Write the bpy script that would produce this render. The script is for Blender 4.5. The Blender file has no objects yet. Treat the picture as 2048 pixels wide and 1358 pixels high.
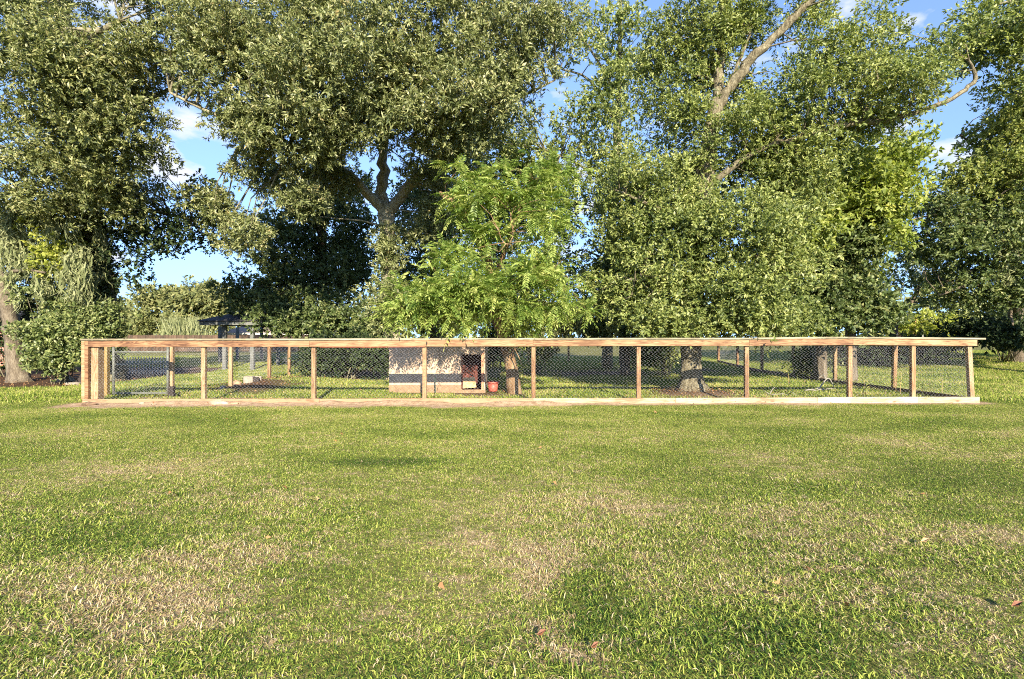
import bpy, math, random
import numpy as np
from mathutils import Vector, Matrix, noise as mnoise

random.seed(7)
RS = np.random.RandomState(11)
C = bpy.context.scene.collection
sc = bpy.context.scene

# ------------------------------------------------------------------ camera
F = 1081.0            # focal length in pixels of the 2048 px wide photograph
CZ = 1.47             # eye height
HY = 674.0            # image row of the horizon
cam_d = bpy.data.cameras.new("camera")
cam_d.lens = 19.0; cam_d.sensor_width = 36.0; cam_d.shift_y = -0.0024
cam_d.clip_start = 0.05; cam_d.clip_end = 2000
cam = bpy.data.objects.new("camera", cam_d); C.objects.link(cam)
cam.location = (0, 0, CZ); cam.rotation_euler = (math.radians(90), 0, 0)
sc.camera = cam

# ------------------------------------------------------------------ sun, sky, exposure
SUN_TO = Vector((0.19, -1.0, 0.425)).normalized()
SUN_EL = math.asin(SUN_TO.z)
sun_d = bpy.data.lights.new("sun", 'SUN'); sun_d.energy = 5.0; sun_d.angle = math.radians(0.5)
sun_d.color = (1.0, 0.89, 0.70)
sun = bpy.data.objects.new("sun", sun_d); C.objects.link(sun)
sun.rotation_euler = (-SUN_TO).to_track_quat('-Z', 'Y').to_euler(); sun.location = (10, -40, 30)

world = bpy.data.worlds.new("World"); sc.world = world; world.use_nodes = True
wn = world.node_tree.nodes; wl = world.node_tree.links
for n in list(wn): wn.remove(n)
w_out = wn.new('ShaderNodeOutputWorld'); w_bg = wn.new('ShaderNodeBackground')
sky = wn.new('ShaderNodeTexSky'); sky.sky_type = 'NISHITA'; sky.sun_disc = False
sky.sun_elevation = SUN_EL; sky.sun_rotation = math.radians(170)
sky.air_density = 1.2; sky.dust_density = 0.1; sky.ozone_density = 5.0
w_bg.inputs[1].default_value = 0.14
w_tc = wn.new('ShaderNodeTexCoord')
w_map = wn.new('ShaderNodeMapping'); w_map.inputs['Scale'].default_value = (1, 1, 2.2)
w_map.inputs['Location'].default_value = (3.1, 0.4, 1.7)
wl.new(w_tc.outputs['Generated'], w_map.inputs[0])
w_no = wn.new('ShaderNodeTexNoise'); w_no.inputs['Scale'].default_value = 9.0; w_no.inputs['Detail'].default_value = 8
w_no.inputs['Roughness'].default_value = 0.55
wl.new(w_map.outputs[0], w_no.inputs['Vector'])
w_r = wn.new('ShaderNodeMapRange'); w_r.inputs[1].default_value = 0.58; w_r.inputs[2].default_value = 0.72
cl = None      # where the cumulus stands: directions in the sky
for (dx_, dz_, rad_, am_) in ((-.60, .40, .07, .20), (-.64, .32, .06, .20), (.62, .60, .10, .20), (.70, .56, .07, .14), (-.72, .62, .12, .20), (-.74, .15, .05, .08), (-.12, .30, .14, .10), (.16, .30, .10, .12)):
    dv = Vector((dx_, 1.0, dz_)).normalized()
    vd = wn.new('ShaderNodeVectorMath'); vd.operation = 'DISTANCE'; vd.inputs[1].default_value = dv; wl.new(w_tc.outputs['Generated'], vd.inputs[0])
    vr = wn.new('ShaderNodeMapRange'); vr.interpolation_type = 'SMOOTHSTEP'; vr.inputs[1].default_value = rad_; vr.inputs[2].default_value = 0.0
    vr.inputs[3].default_value = 0; vr.inputs[4].default_value = am_; wl.new(vd.outputs['Value'], vr.inputs[0])
    if cl is None: cl = vr.outputs[0]
    else:
        mxn = wn.new('ShaderNodeMath'); mxn.operation = 'MAXIMUM'; wl.new(cl, mxn.inputs[0]); wl.new(vr.outputs[0], mxn.inputs[1]); cl = mxn.outputs[0]
w_ad = wn.new('ShaderNodeMath'); w_ad.operation = 'ADD'; wl.new(cl, w_ad.inputs[0]); wl.new(w_no.outputs[0], w_ad.inputs[1])
wl.new(w_ad.outputs[0], w_r.inputs[0])
w_mix = wn.new('ShaderNodeMix'); w_mix.data_type = 'RGBA'
w_mix.inputs['B'].default_value = (2.7, 2.85, 3.3, 1)
w_sv = wn.new('ShaderNodeVectorMath'); w_sv.operation = 'MULTIPLY_ADD'; w_sv.inputs[1].default_value = (1, 1, .8); w_sv.inputs[2].default_value = (0, 0, .20)
w_nm = wn.new('ShaderNodeVectorMath'); w_nm.operation = 'NORMALIZE'     # clear air down to the horizon
wl.new(w_tc.outputs['Generated'], w_sv.inputs[0]); wl.new(w_sv.outputs[0], w_nm.inputs[0]); wl.new(w_nm.outputs[0], sky.inputs['Vector'])
w_hs = wn.new('ShaderNodeHueSaturation'); w_hs.inputs['Saturation'].default_value = 0.95; w_hs.inputs['Hue'].default_value = 0.508; w_hs.inputs['Value'].default_value = 0.98; wl.new(sky.outputs[0], w_hs.inputs['Color'])
wl.new(w_r.outputs[0], w_mix.inputs['Factor']); wl.new(w_hs.outputs[0], w_mix.inputs['A'])
wl.new(w_mix.outputs['Result'], w_bg.inputs[0]); wl.new(w_bg.outputs[0], w_out.inputs[0])

vs = sc.view_settings
vs.view_transform = 'Standard'; vs.look = 'None'; vs.gamma = 1.0; vs.exposure = 1.38; vs.use_curve_mapping = False
sc.cycles.max_bounces = 6; sc.cycles.diffuse_bounces = 3; sc.cycles.glossy_bounces = 2
sc.cycles.transmission_bounces = 4; sc.cycles.transparent_max_bounces = 8
sc.cycles.use_denoising = False; sc.cycles.filter_width = 1.05
sc.cycles.caustics_reflective = False; sc.cycles.caustics_refractive = False

# ------------------------------------------------------------------ helpers
def P(px, py, Z):
    return Vector(((px - 1024) * Z / F, Z, CZ - (py - HY) * Z / F))

def XW(px, Z): return (px - 1024) * Z / F

def smooth(a, b, x):
    t = np.clip((x - a) / (b - a), 0, 1); return t * t * (3 - 2 * t)

def vnoise(x, y, s, seed=0):
    """cheap smooth 2-D noise on arrays, 0..1"""
    x = np.asarray(x, float) * s + seed * 17.3; y = np.asarray(y, float) * s + seed * 9.1
    xi = np.floor(x).astype(np.int64); yi = np.floor(y).astype(np.int64)
    fx = x - xi; fy = y - yi; fx = fx * fx * (3 - 2 * fx); fy = fy * fy * (3 - 2 * fy)
    def h(i, j):
        n = (i * 374761393 + j * 668265263 + seed * 1274126177) & 0xffffffff
        n = ((n ^ (n >> 13)) * 1274126177) & 0xffffffff
        return ((n ^ (n >> 16)) & 0xffff) / 65535.0
    return (h(xi, yi) * (1 - fx) + h(xi + 1, yi) * fx) * (1 - fy) + (h(xi, yi + 1) * (1 - fx) + h(xi + 1, yi + 1) * fx) * fy

def gz(x, y):
    """ground height"""
    x = np.asarray(x, float); y = np.asarray(y, float)
    z = 0.03 * (vnoise(x, y, 0.35, 1) - 0.5) + 0.02 * (vnoise(x, y, 1.3, 2) - 0.5)
    z = z + 0.22 * smooth(21, 29, y) + 0.25 * smooth(30, 70, y)
    z = z + 0.35 * smooth(11.5, 17, x) * smooth(15, 28, y)
    z = z + (0.10 + .22 * vnoise(x, y, 1.6, 9)) * np.exp(-((x + 7.2) ** 2 / 0.9 + (y - 16.6) ** 2 / 3.0))     # spoil heap by the left fence
    z = z + 0.10 * np.exp(-((x - 4.75) ** 2 + (y - 14.3) ** 2) / 0.8)
    return z

def dirt(x, y):
    """0 grass .. 1 bare soil"""
    x = np.asarray(x, float); y = np.asarray(y, float)
    n = vnoise(x, y, 1.1, 5) * 0.6 + vnoise(x, y, 3.7, 6) * 0.4
    inx = smooth(-10.1, -9.5, x) * (1 - smooth(10.3, 11.0, x))
    lo = 11.62 - 0.42 * (1 - smooth(-1.5, 2.5, x)) + (n - 0.5) * 0.4
    d = inx * smooth(lo - 0.08, lo + 0.08, y) * (1 - smooth(12.4, 13.0, y - (n - 0.5) * 0.7) * 0.9)
    def g(cx, cy, rx, ry): return np.exp(-(((x - cx) / rx) ** 2 + ((y - cy) / ry) ** 2)) * (0.6 + n)
    d = np.maximum(d, g(-7.6, 15.8, 1.3, 2.3)); d = np.maximum(d, g(-7.3, 19.5, 1.0, 2.5))
    d = np.maximum(d, g(-5.3, 19.2, 2.6, 0.9)); d = np.maximum(d, g(-1.0, 14.0, 0.9, .6))
    d = np.maximum(d, g(4.8, 14.0, 1.7, 1.2)); d = np.maximum(d, g(0.2, 13.7, .8, .6))
    d = np.maximum(d, g(-8.4, 13.3, .9, .5)); d = np.maximum(d, g(1.8, 20.5, 3.0, .8) * 0.6)
    d = np.maximum(d, g(8.2, 22.5, 1.6, 2.5) * 0.8)
    d = np.maximum(d, g(-5.0, 21.5, 2.8, 3.0)); d = np.maximum(d, g(3.0, 22.0, 4.5, 2.2) * .8)  # dark patches that paint tree shade onto the pen ground
    # mulch bed under the left trees
    bed = (1 - smooth(-13.0, -12.2, x + (n - .5) * 1.2)) * smooth(15.0, 15.9, y - 0.06 * (x + 12) + (n - .5) * 0.8) * (1 - smooth(24, 26, y))
    d = np.maximum(d, bed)
    return np.clip(d, 0, 1)

def link(name, me, mats=None, parent=None, loc=None):
    o = bpy.data.objects.new(name, me); C.objects.link(o)
    if parent: o.parent = parent
    if loc is not None: o.location = loc
    if mats:
        for m in (mats if isinstance(mats, (list, tuple)) else [mats]): me.materials.append(m)
    return o

def tag(o, label=None, cat=None, group=None, kind=None):
    if label: o['label'] = label
    if cat: o['category'] = cat
    if group: o['group'] = group
    if kind: o['kind'] = kind
    return o

def thing(name, label, cat, loc, group=None):
    o = bpy.data.objects.new(name, None); C.objects.link(o); o.location = loc
    o.empty_display_size = 0.2
    return tag(o, label, cat, group)

class MB:
    def __init__(s): s.v = []; s.f = []
    def add(s, vs_, fs): b = len(s.v); s.v += [tuple(p) for p in vs_]; s.f += [tuple(b + i for i in f) for f in fs]
    def box(s, x0, x1, y0, y1, z0, z1, bev=0.0):
        v = [(x, y, z) for z in (z0, z1) for y in (y0, y1) for x in (x0, x1)]
        s.add(v, [(0, 2, 3, 1), (4, 5, 7, 6), (0, 1, 5, 4), (2, 6, 7, 3), (0, 4, 6, 2), (1, 3, 7, 5)]); return s
    def hexa(s, v):
        s.add(v, [(0, 2, 3, 1), (4, 5, 7, 6), (0, 1, 5, 4), (2, 6, 7, 3), (0, 4, 6, 2), (1, 3, 7, 5)]); return s
    def beam(s, a, b, w, h, up=(0, 0, 1)):
        a = Vector(a); b = Vector(b); d = (b - a).normalized(); u = Vector(up)
        r = d.cross(u).normalized(); u = r.cross(d).normalized()
        v = [p + r * (sx * w / 2) + u * (sz * h / 2) for sz in (-1, 1) for p in (a, b) for sx in (-1, 1)]
        s.hexa(v); return s
    def tube(s, pts, rad, n=8, wob=0.0, cap=True, flare=None):
        pts = [Vector(p) for p in pts]; rings = []
        t0 = (pts[1] - pts[0]).normalized()
        ref = Vector((1, 0, 0)) if abs(t0.x) < 0.8 else Vector((0, 1, 0))
        u = (ref - t0 * ref.dot(t0)).normalized(); b0 = len(s.v)
        for i, p in enumerate(pts):
            t = (pts[min(i + 1, len(pts) - 1)] - pts[max(i - 1, 0)]).normalized()
            u = (u - t * u.dot(t)).normalized(); w = t.cross(u)
            r = rad[i] if hasattr(rad, '__len__') else rad
            for k in range(n):
                a = 2 * math.pi * k / n
                q = 1.0
                if wob: q += wob * mnoise.noise(Vector((math.cos(a) * 1.3, math.sin(a) * 1.3, p.z * 1.5)) + p * 0.2)
                if flare and i < len(flare): q += flare[i] * (0.5 + 0.5 * math.cos(a * 5 + 0.7 * math.sin(2 * a))) ** 2
                s.v.append(tuple(p + (u * math.cos(a) + w * math.sin(a)) * r * q))
        for i in range(len(pts) - 1):
            for k in range(n):
                a = b0 + i * n + k; b = b0 + i * n + (k + 1) % n
                s.f.append((a, b, b + n, a + n))
        if cap:
            s.f.append(tuple(b0 + k for k in reversed(range(n))))
            s.f.append(tuple(b0 + (len(pts) - 1) * n + k for k in range(n)))
        return s
    def build(s, name, mat, parent=None, smooth_=False, bevel=0.0):
        o0 = Vector(parent.location) if parent else Vector((0, 0, 0))
        me = bpy.data.meshes.new(name)
        me.from_pydata([(x - o0.x, y - o0.y, z - o0.z) for x, y, z in s.v], [], s.f); me.update()
        if smooth_: me.polygons.foreach_set('use_smooth', [True] * len(me.polygons))
        o = link(name, me, mat, parent)
        if bevel:
            m = o.modifiers.new('bevel', 'BEVEL'); m.width = bevel; m.segments = 1; m.limit_method = 'ANGLE'
        return o

def solo(name, mb, mat, loc, label, cat, group=None, smooth_=False, bevel=0.0):
    """a thing that is one mesh, its origin at loc"""
    class _L: location = Vector(loc)
    me = bpy.data.meshes.new(name)
    me.from_pydata([(x - loc[0], y - loc[1], z - loc[2]) for x, y, z in mb.v], [], mb.f); me.update()
    if smooth_: me.polygons.foreach_set('use_smooth', [True] * len(me.polygons))
    o = link(name, me, mat, None, loc)
    if bevel:
        m = o.modifiers.new('bevel', 'BEVEL'); m.width = bevel; m.segments = 1
    return tag(o, label, cat, group)

def npmesh(name, verts, quads, rnd=None, smooth_=False):
    """fast mesh from arrays; quads (n,4) or tris (n,3)"""
    k = quads.shape[1]
    me = bpy.data.meshes.new(name)
    me.vertices.add(len(verts)); me.vertices.foreach_set('co', np.ascontiguousarray(verts, np.float32).ravel())
    me.loops.add(quads.size); me.loops.foreach_set('vertex_index', quads.astype(np.int32).ravel())
    me.polygons.add(len(quads)); me.polygons.foreach_set('loop_start', (np.arange(len(quads)) * k).astype(np.int32))
    me.polygons.foreach_set('loop_total', np.full(len(quads), k, np.int32))
    if rnd is not None:
        at = me.attributes.new('rnd', 'FLOAT', 'FACE'); at.data.foreach_set('value', rnd.astype(np.float32))
    me.update(calc_edges=True)
    if smooth_: me.polygons.foreach_set('use_smooth', np.ones(len(quads), bool))
    return me

# ------------------------------------------------------------------ materials
def newmat(name):
    m = bpy.data.materials.new(name); m.use_nodes = True
    nt = m.node_tree; nt.nodes.clear()
    return m, nt.nodes, nt.links

def ramp(nd, stops):
    r = nd.new('ShaderNodeValToRGB'); e = r.color_ramp.elements
    while len(e) > 1: e.remove(e[-1])
    e[0].position = stops[0][0]; e[0].color = (*stops[0][1], 1)
    for p, c in stops[1:]:
        x = e.new(p); x.color = (*c, 1)
    return r

def leaf_mat(name, cols, rough=0.42, trans=0.3, spec=0.5, nscale=0.5, namp=0.5):
    m, nd, lk = newmat(name)
    at = nd.new('ShaderNodeAttribute'); at.attribute_name = 'rnd'
    ge = nd.new('ShaderNodeNewGeometry')
    no = nd.new('ShaderNodeTexNoise'); no.inputs['Scale'].default_value = nscale; no.inputs['Detail'].default_value = 3
    lk.new(ge.outputs['Position'], no.inputs['Vector'])
    ma = nd.new('ShaderNodeMath'); ma.operation = 'MULTIPLY_ADD'; ma.inputs[1].default_value = namp; ma.inputs[2].default_value = -namp * 0.5
    lk.new(no.outputs[0], ma.inputs[0])
    ad = nd.new('ShaderNodeMath'); ad.operation = 'ADD'; ad.use_clamp = True
    lk.new(ma.outputs[0], ad.inputs[0]); lk.new(at.outputs['Fac'], ad.inputs[1])
    r = ramp(nd, cols); lk.new(ad.outputs[0], r.inputs[0])
    b = nd.new('ShaderNodeBsdfPrincipled'); b.inputs['Roughness'].default_value = rough
    b.inputs['Specular IOR Level'].default_value = spec
    lk.new(r.outputs[0], b.inputs['Base Color'])
    t = nd.new('ShaderNodeBsdfTranslucent')
    hs = nd.new('ShaderNodeHueSaturation'); hs.inputs['Saturation'].default_value = 1.15; hs.inputs['Value'].default_value = 1.5
    lk.new(r.outputs[0], hs.inputs['Color']); lk.new(hs.outputs[0], t.inputs['Color'])
    mx = nd.new('ShaderNodeMixShader'); mx.inputs[0].default_value = trans
    lk.new(b.outputs[0], mx.inputs[1]); lk.new(t.outputs[0], mx.inputs[2])
    o = nd.new('ShaderNodeOutputMaterial'); lk.new(mx.outputs[0], o.inputs[0])
    return m

def flat(name, col, rough=0.7, metal=0.0, nscale=8.0, var=0.25, bump=0.0, stretch=(1, 1, 1)):
    m, nd, lk = newmat(name)
    tc = nd.new('ShaderNodeTexCoord'); mp = nd.new('ShaderNodeMapping'); mp.inputs['Scale'].default_value = stretch
    lk.new(tc.outputs['Object'], mp.inputs[0])
    no = nd.new('ShaderNodeTexNoise'); no.inputs['Scale'].default_value = nscale; no.inputs['Detail'].default_value = 6
    no.inputs['Roughness'].default_value = 0.65
    lk.new(mp.outputs[0], no.inputs['Vector'])
    lo = tuple(c * (1 - var * 1.6) for c in col); hi = tuple(min(c * (1 + var * 1.3), 0.95) for c in col)
    r = ramp(nd, [(0.3, lo), (0.5, col), (0.7, hi)]); lk.new(no.outputs[0], r.inputs[0])
    b = nd.new('ShaderNodeBsdfPrincipled'); b.inputs['Roughness'].default_value = rough; b.inputs['Metallic'].default_value = metal
    lk.new(r.outputs[0], b.inputs['Base Color'])
    if bump:
        bp = nd.new('ShaderNodeBump'); bp.inputs['Strength'].default_value = bump; bp.inputs['Distance'].default_value = 0.02
        lk.new(no.outputs[0], bp.inputs['Height']); lk.new(bp.outputs[0], b.inputs['Normal'])
    o = nd.new('ShaderNodeOutputMaterial'); lk.new(b.outputs[0], o.inputs[0])
    return m

def wood(name, c_dark, c_mid, c_light, axis='X', soil=0.0, knots=0.6):
    """sawn pine: long wavy grain, knots, optional soil splashed up from the foot"""
    m, nd, lk = newmat(name)
    tc = nd.new('ShaderNodeTexCoord'); oi = nd.new('ShaderNodeObjectInfo')
    sc_ = nd.new('ShaderNodeVectorMath'); sc_.operation = 'SCALE'; sc_.inputs[0].default_value = (37.0, 11.0, 23.0)
    lk.new(oi.outputs['Random'], sc_.inputs['Scale'])
    ad = nd.new('ShaderNodeVectorMath'); ad.operation = 'ADD'
    lk.new(tc.outputs['Object'], ad.inputs[0]); lk.new(sc_.outputs[0], ad.inputs[1])
    mp = nd.new('ShaderNodeMapping')
    st = {'X': (1.1, 16, 16), 'Y': (16, 1.1, 16), 'Z': (16, 16, 1.1)}[axis]
    mp.inputs['Scale'].default_value = st; lk.new(ad.outputs[0], mp.inputs[0])
    n1 = nd.new('ShaderNodeTexNoise'); n1.inputs['Scale'].default_value = 1.0; n1.inputs['Detail'].default_value = 3
    n1.inputs['Distortion'].default_value = 1.2; lk.new(mp.outputs[0], n1.inputs['Vector'])
    wv = nd.new('ShaderNodeMath'); wv.operation = 'MULTIPLY'; wv.inputs[1].default_value = 34.0; lk.new(n1.outputs[0], wv.inputs[0])
    sn = nd.new('ShaderNodeMath'); sn.operation = 'SINE'; lk.new(wv.outputs[0], sn.inputs[0])
    n2 = nd.new('ShaderNodeTexNoise'); n2.inputs['Scale'].default_value = 1.6; n2.inputs['Detail'].default_value = 4
    lk.new(ad.outputs[0], n2.inputs['Vector'])
    m1 = nd.new('ShaderNodeMath'); m1.operation = 'MULTIPLY_ADD'; m1.inputs[1].default_value = 0.16; m1.inputs[2].default_value = 0.0
    lk.new(sn.outputs[0], m1.inputs[0])
    m2 = nd.new('ShaderNodeMath'); m2.operation = 'ADD'; lk.new(m1.outputs[0], m2.inputs[0]); lk.new(n2.outputs[0], m2.inputs[1])
    # each board its own tone
    m3 = nd.new('ShaderNodeMath'); m3.operation = 'MULTIPLY_ADD'; m3.inputs[1].default_value = 0.22; m3.inputs[2].default_value = -0.11
    lk.new(oi.outputs['Random'], m3.inputs[0])
    m4 = nd.new('ShaderNodeMath'); m4.operation = 'ADD'; lk.new(m2.outputs[0], m4.inputs[0]); lk.new(m3.outputs[0], m4.inputs[1])
    r = ramp(nd, [(0.25, c_dark), (0.5, c_mid), (0.78, c_light)]); lk.new(m4.outputs[0], r.inputs[0])
    col = r.outputs[0]
    # knots
    vm = nd.new('ShaderNodeMapping'); vm.inputs['Scale'].default_value = {'X': (2.2, 5, 7), 'Y': (5, 2.2, 7), 'Z': (7, 5, 2.2)}[axis]
    lk.new(ad.outputs[0], vm.inputs[0])
    vo = nd.new('ShaderNodeTexVoronoi'); vo.inputs['Scale'].default_value = 1.0; lk.new(vm.outputs[0], vo.inputs['Vector'])
    kr = nd.new('ShaderNodeMapRange'); kr.inputs[1].default_value = 0.14; kr.inputs[2].default_value = 0.07
    kr.inputs[3].default_value = 0; kr.inputs[4].default_value = knots; lk.new(vo.outputs['Distance'], kr.inputs[0])
    km = nd.new('ShaderNodeMix'); km.data_type = 'RGBA'; km.inputs['B'].default_value = (0.13, 0.05, 0.02, 1)
    lk.new(kr.outputs[0], km.inputs['Factor']); lk.new(col, km.inputs['A']); col = km.outputs['Result']
    if soil:
        sp = nd.new('ShaderNodeTexNoise'); sp.inputs['Scale'].default_value = 5.0; sp.inputs['Detail'].default_value = 8
        lk.new(ad.outputs[0], sp.inputs['Vector'])
        sr = nd.new('ShaderNodeMapRange'); sr.inputs[1].default_value = 0.62 - 0.3 * soil; sr.inputs[2].default_value = 0.78 - 0.3 * soil
        sr.inputs[4].default_value = min(1, soil * 1.3); lk.new(sp.outputs[0], sr.inputs[0])
        sm = nd.new('ShaderNodeMix'); sm.data_type = 'RGBA'; sm.inputs['B'].default_value = (0.36, 0.20, 0.11, 1)
        lk.new(sr.outputs[0], sm.inputs['Factor']); lk.new(col, sm.inputs['A']); col = sm.outputs['Result']
    b = nd.new('ShaderNodeBsdfPrincipled'); b.inputs['Roughness'].default_value = 0.75; lk.new(col, b.inputs['Base Color'])
    bp = nd.new('ShaderNodeBump'); bp.inputs['Strength'].default_value = 0.25; bp.inputs['Distance'].default_value = 0.004
    lk.new(m4.outputs[0], bp.inputs['Height']); lk.new(bp.outputs[0], b.inputs['Normal'])
    o = nd.new('ShaderNodeOutputMaterial'); lk.new(b.outputs[0], o.inputs[0])
    return m

def bark(name, c1, c2, c3, scale=3.0):
    m, nd, lk = newmat(name)
    tc = nd.new('ShaderNodeTexCoord'); mp = nd.new('ShaderNodeMapping'); mp.inputs['Scale'].default_value = (2.2, 2.2, 0.7)
    lk.new(tc.outputs['Object'], mp.inputs[0])
    n1 = nd.new('ShaderNodeTexNoise'); n1.inputs['Scale'].default_value = scale; n1.inputs['Detail'].default_value = 8; n1.inputs['Roughness'].default_value = 0.7
    lk.new(mp.outputs[0], n1.inputs['Vector'])
    n2 = nd.new('ShaderNodeTexNoise'); n2.inputs['Scale'].default_value = scale * 6; n2.inputs['Detail'].default_value = 5
    lk.new(mp.outputs[0], n2.inputs['Vector'])
    mx = nd.new('ShaderNodeMath'); mx.operation = 'MULTIPLY_ADD'; mx.inputs[1].default_value = 0.5
    lk.new(n2.outputs[0], mx.inputs[0]); lk.new(n1.outputs[0], mx.inputs[2])
    r = ramp(nd, [(0.55, c1), (0.75, c2), (0.95, c3)]); lk.new(mx.outputs[0], r.inputs[0])
    b = nd.new('ShaderNodeBsdfPrincipled'); b.inputs['Roughness'].default_value = 0.9; b.inputs['Specular IOR Level'].default_value = 0.2
    lk.new(r.outputs[0], b.inputs['Base Color'])
    bp = nd.new('ShaderNodeBump'); bp.inputs['Strength'].default_value = 0.9; bp.inputs['Distance'].default_value = 0.05
    lk.new(mx.outputs[0], bp.inputs['Height']); lk.new(bp.outputs[0], b.inputs['Normal'])
    o = nd.new('ShaderNodeOutputMaterial'); lk.new(b.outputs[0], o.inputs[0])
    return m

def straw_factor(nd, lk):
    """how dry the lawn is at a place, 0 green .. 1 straw (shared by soil and blades, with a painted shadow patch)"""
    ge = nd.new('ShaderNodeNewGeometry')
    mp = nd.new('ShaderNodeMapping'); mp.inputs['Scale'].default_value = (0.7, 1.1, 0.0); mp.inputs['Rotation'].default_value = (0, 0, 0.5)
    lk.new(ge.outputs['Position'], mp.inputs[0])
    n1 = nd.new('ShaderNodeTexNoise'); n1.inputs['Scale'].default_value = 0.75; n1.inputs['Detail'].default_value = 2
    n1.inputs['Roughness'].default_value = 0.5; lk.new(mp.outputs[0], n1.inputs['Vector'])
    n2 = nd.new('ShaderNodeTexNoise'); n2.inputs['Scale'].default_value = 6.5; n2.inputs['Detail'].default_value = 6
    n2.inputs['Roughness'].default_value = 0.65; lk.new(mp.outputs[0], n2.inputs['Vector'])
    a = nd.new('ShaderNodeMath'); a.operation = 'MULTIPLY_ADD'; a.inputs[1].default_value = 1.35
    lk.new(n2.outputs[0], a.inputs[0]); lk.new(n1.outputs[0], a.inputs[2])
    se = nd.new('ShaderNodeSeparateXYZ'); lk.new(ge.outputs['Position'], se.inputs[0])
    yr = nd.new('ShaderNodeMapRange'); yr.inputs[1].default_value = 5.5; yr.inputs[2].default_value = 9.5
    yr.inputs[3].default_value = 0.0; yr.inputs[4].default_value = 0.16; lk.new(se.outputs['Y'], yr.inputs[0])
    s = nd.new('ShaderNodeMath'); s.operation = 'SUBTRACT'; lk.new(a.outputs[0], s.inputs[0]); lk.new(yr.outputs[0], s.inputs[1])
    def spots(lst):
        acc = None
        for (cx_, cy_, rx_, ry_, am) in lst:
            m_ = nd.new('ShaderNodeVectorMath'); m_.operation = 'SUBTRACT'; m_.inputs[1].default_value = (cx_, cy_, 0); lk.new(ge.outputs['Position'], m_.inputs[0])
            v_ = nd.new('ShaderNodeVectorMath'); v_.operation = 'MULTIPLY'; v_.inputs[1].default_value = (1 / rx_, 1 / ry_, 0); lk.new(m_.outputs[0], v_.inputs[0])
            l_ = nd.new('ShaderNodeVectorMath'); l_.operation = 'LENGTH'; lk.new(v_.outputs[0], l_.inputs[0])
            q_ = nd.new('ShaderNodeMapRange'); q_.interpolation_type = 'SMOOTHSTEP'; q_.inputs[1].default_value = 1.3; q_.inputs[2].default_value = 0.1
            q_.inputs[3].default_value = 0; q_.inputs[4].default_value = am; lk.new(l_.outputs['Value'], q_.inputs[0])
            if acc is None: acc = q_.outputs[0]
            else:
                a_ = nd.new('ShaderNodeMath'); a_.operation = 'MAXIMUM'; lk.new(acc, a_.inputs[0]); lk.new(q_.outputs[0], a_.inputs[1]); acc = a_.outputs[0]
        return acc
    dry = spots([(0.25, 3.5, .30, .55, .30), (2.05, 3.8, .45, .9, .24), (2.35, 3.1, .35, .4, .20), (0.30, 2.6, .25, .3, .26), (-1.9, 2.9, .55, .35, .22), (-1.7, 3.6, .8, .3, .2), (-.35, 3.9, .4, .3, .16), (1.0, 4.6, .5, .3, .16), (-2.6, 5.0, 1.0, .4, .14), (3.8, 4.0, .8, .4, .14)])
    lush_and_shade = spots([(-1.5, 6.3, .75, .28, .55), (0.45, 3.05, .30, .6, .42), (4.5, 5.4, 1.2, .7, .22), (-3.0, 3.9, .8, .5, .18), (1.2, 2.6, .5, .4, .18)])  # green patches; the near one right of centre paints a soft shadow
    s_2 = nd.new('ShaderNodeMath'); s_2.operation = 'ADD'; lk.new(s.outputs[0], s_2.inputs[0]); lk.new(dry, s_2.inputs[1])
    s_3 = nd.new('ShaderNodeMath'); s_3.operation = 'SUBTRACT'; lk.new(s_2.outputs[0], s_3.inputs[0]); lk.new(lush_and_shade, s_3.inputs[1])
    r = nd.new('ShaderNodeMapRange'); r.inputs[1].default_value = 1.12; r.inputs[2].default_value = 1.50; lk.new(s_3.outputs[0], r.inputs[0])
    b_ = nd.new('ShaderNodeMath'); b_.operation = 'SUBTRACT'; lk.new(n1.outputs[0], b_.inputs[0]); lk.new(lush_and_shade, b_.inputs[1])
    return r.outputs[0], b_.outputs[0], ge, se

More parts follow.
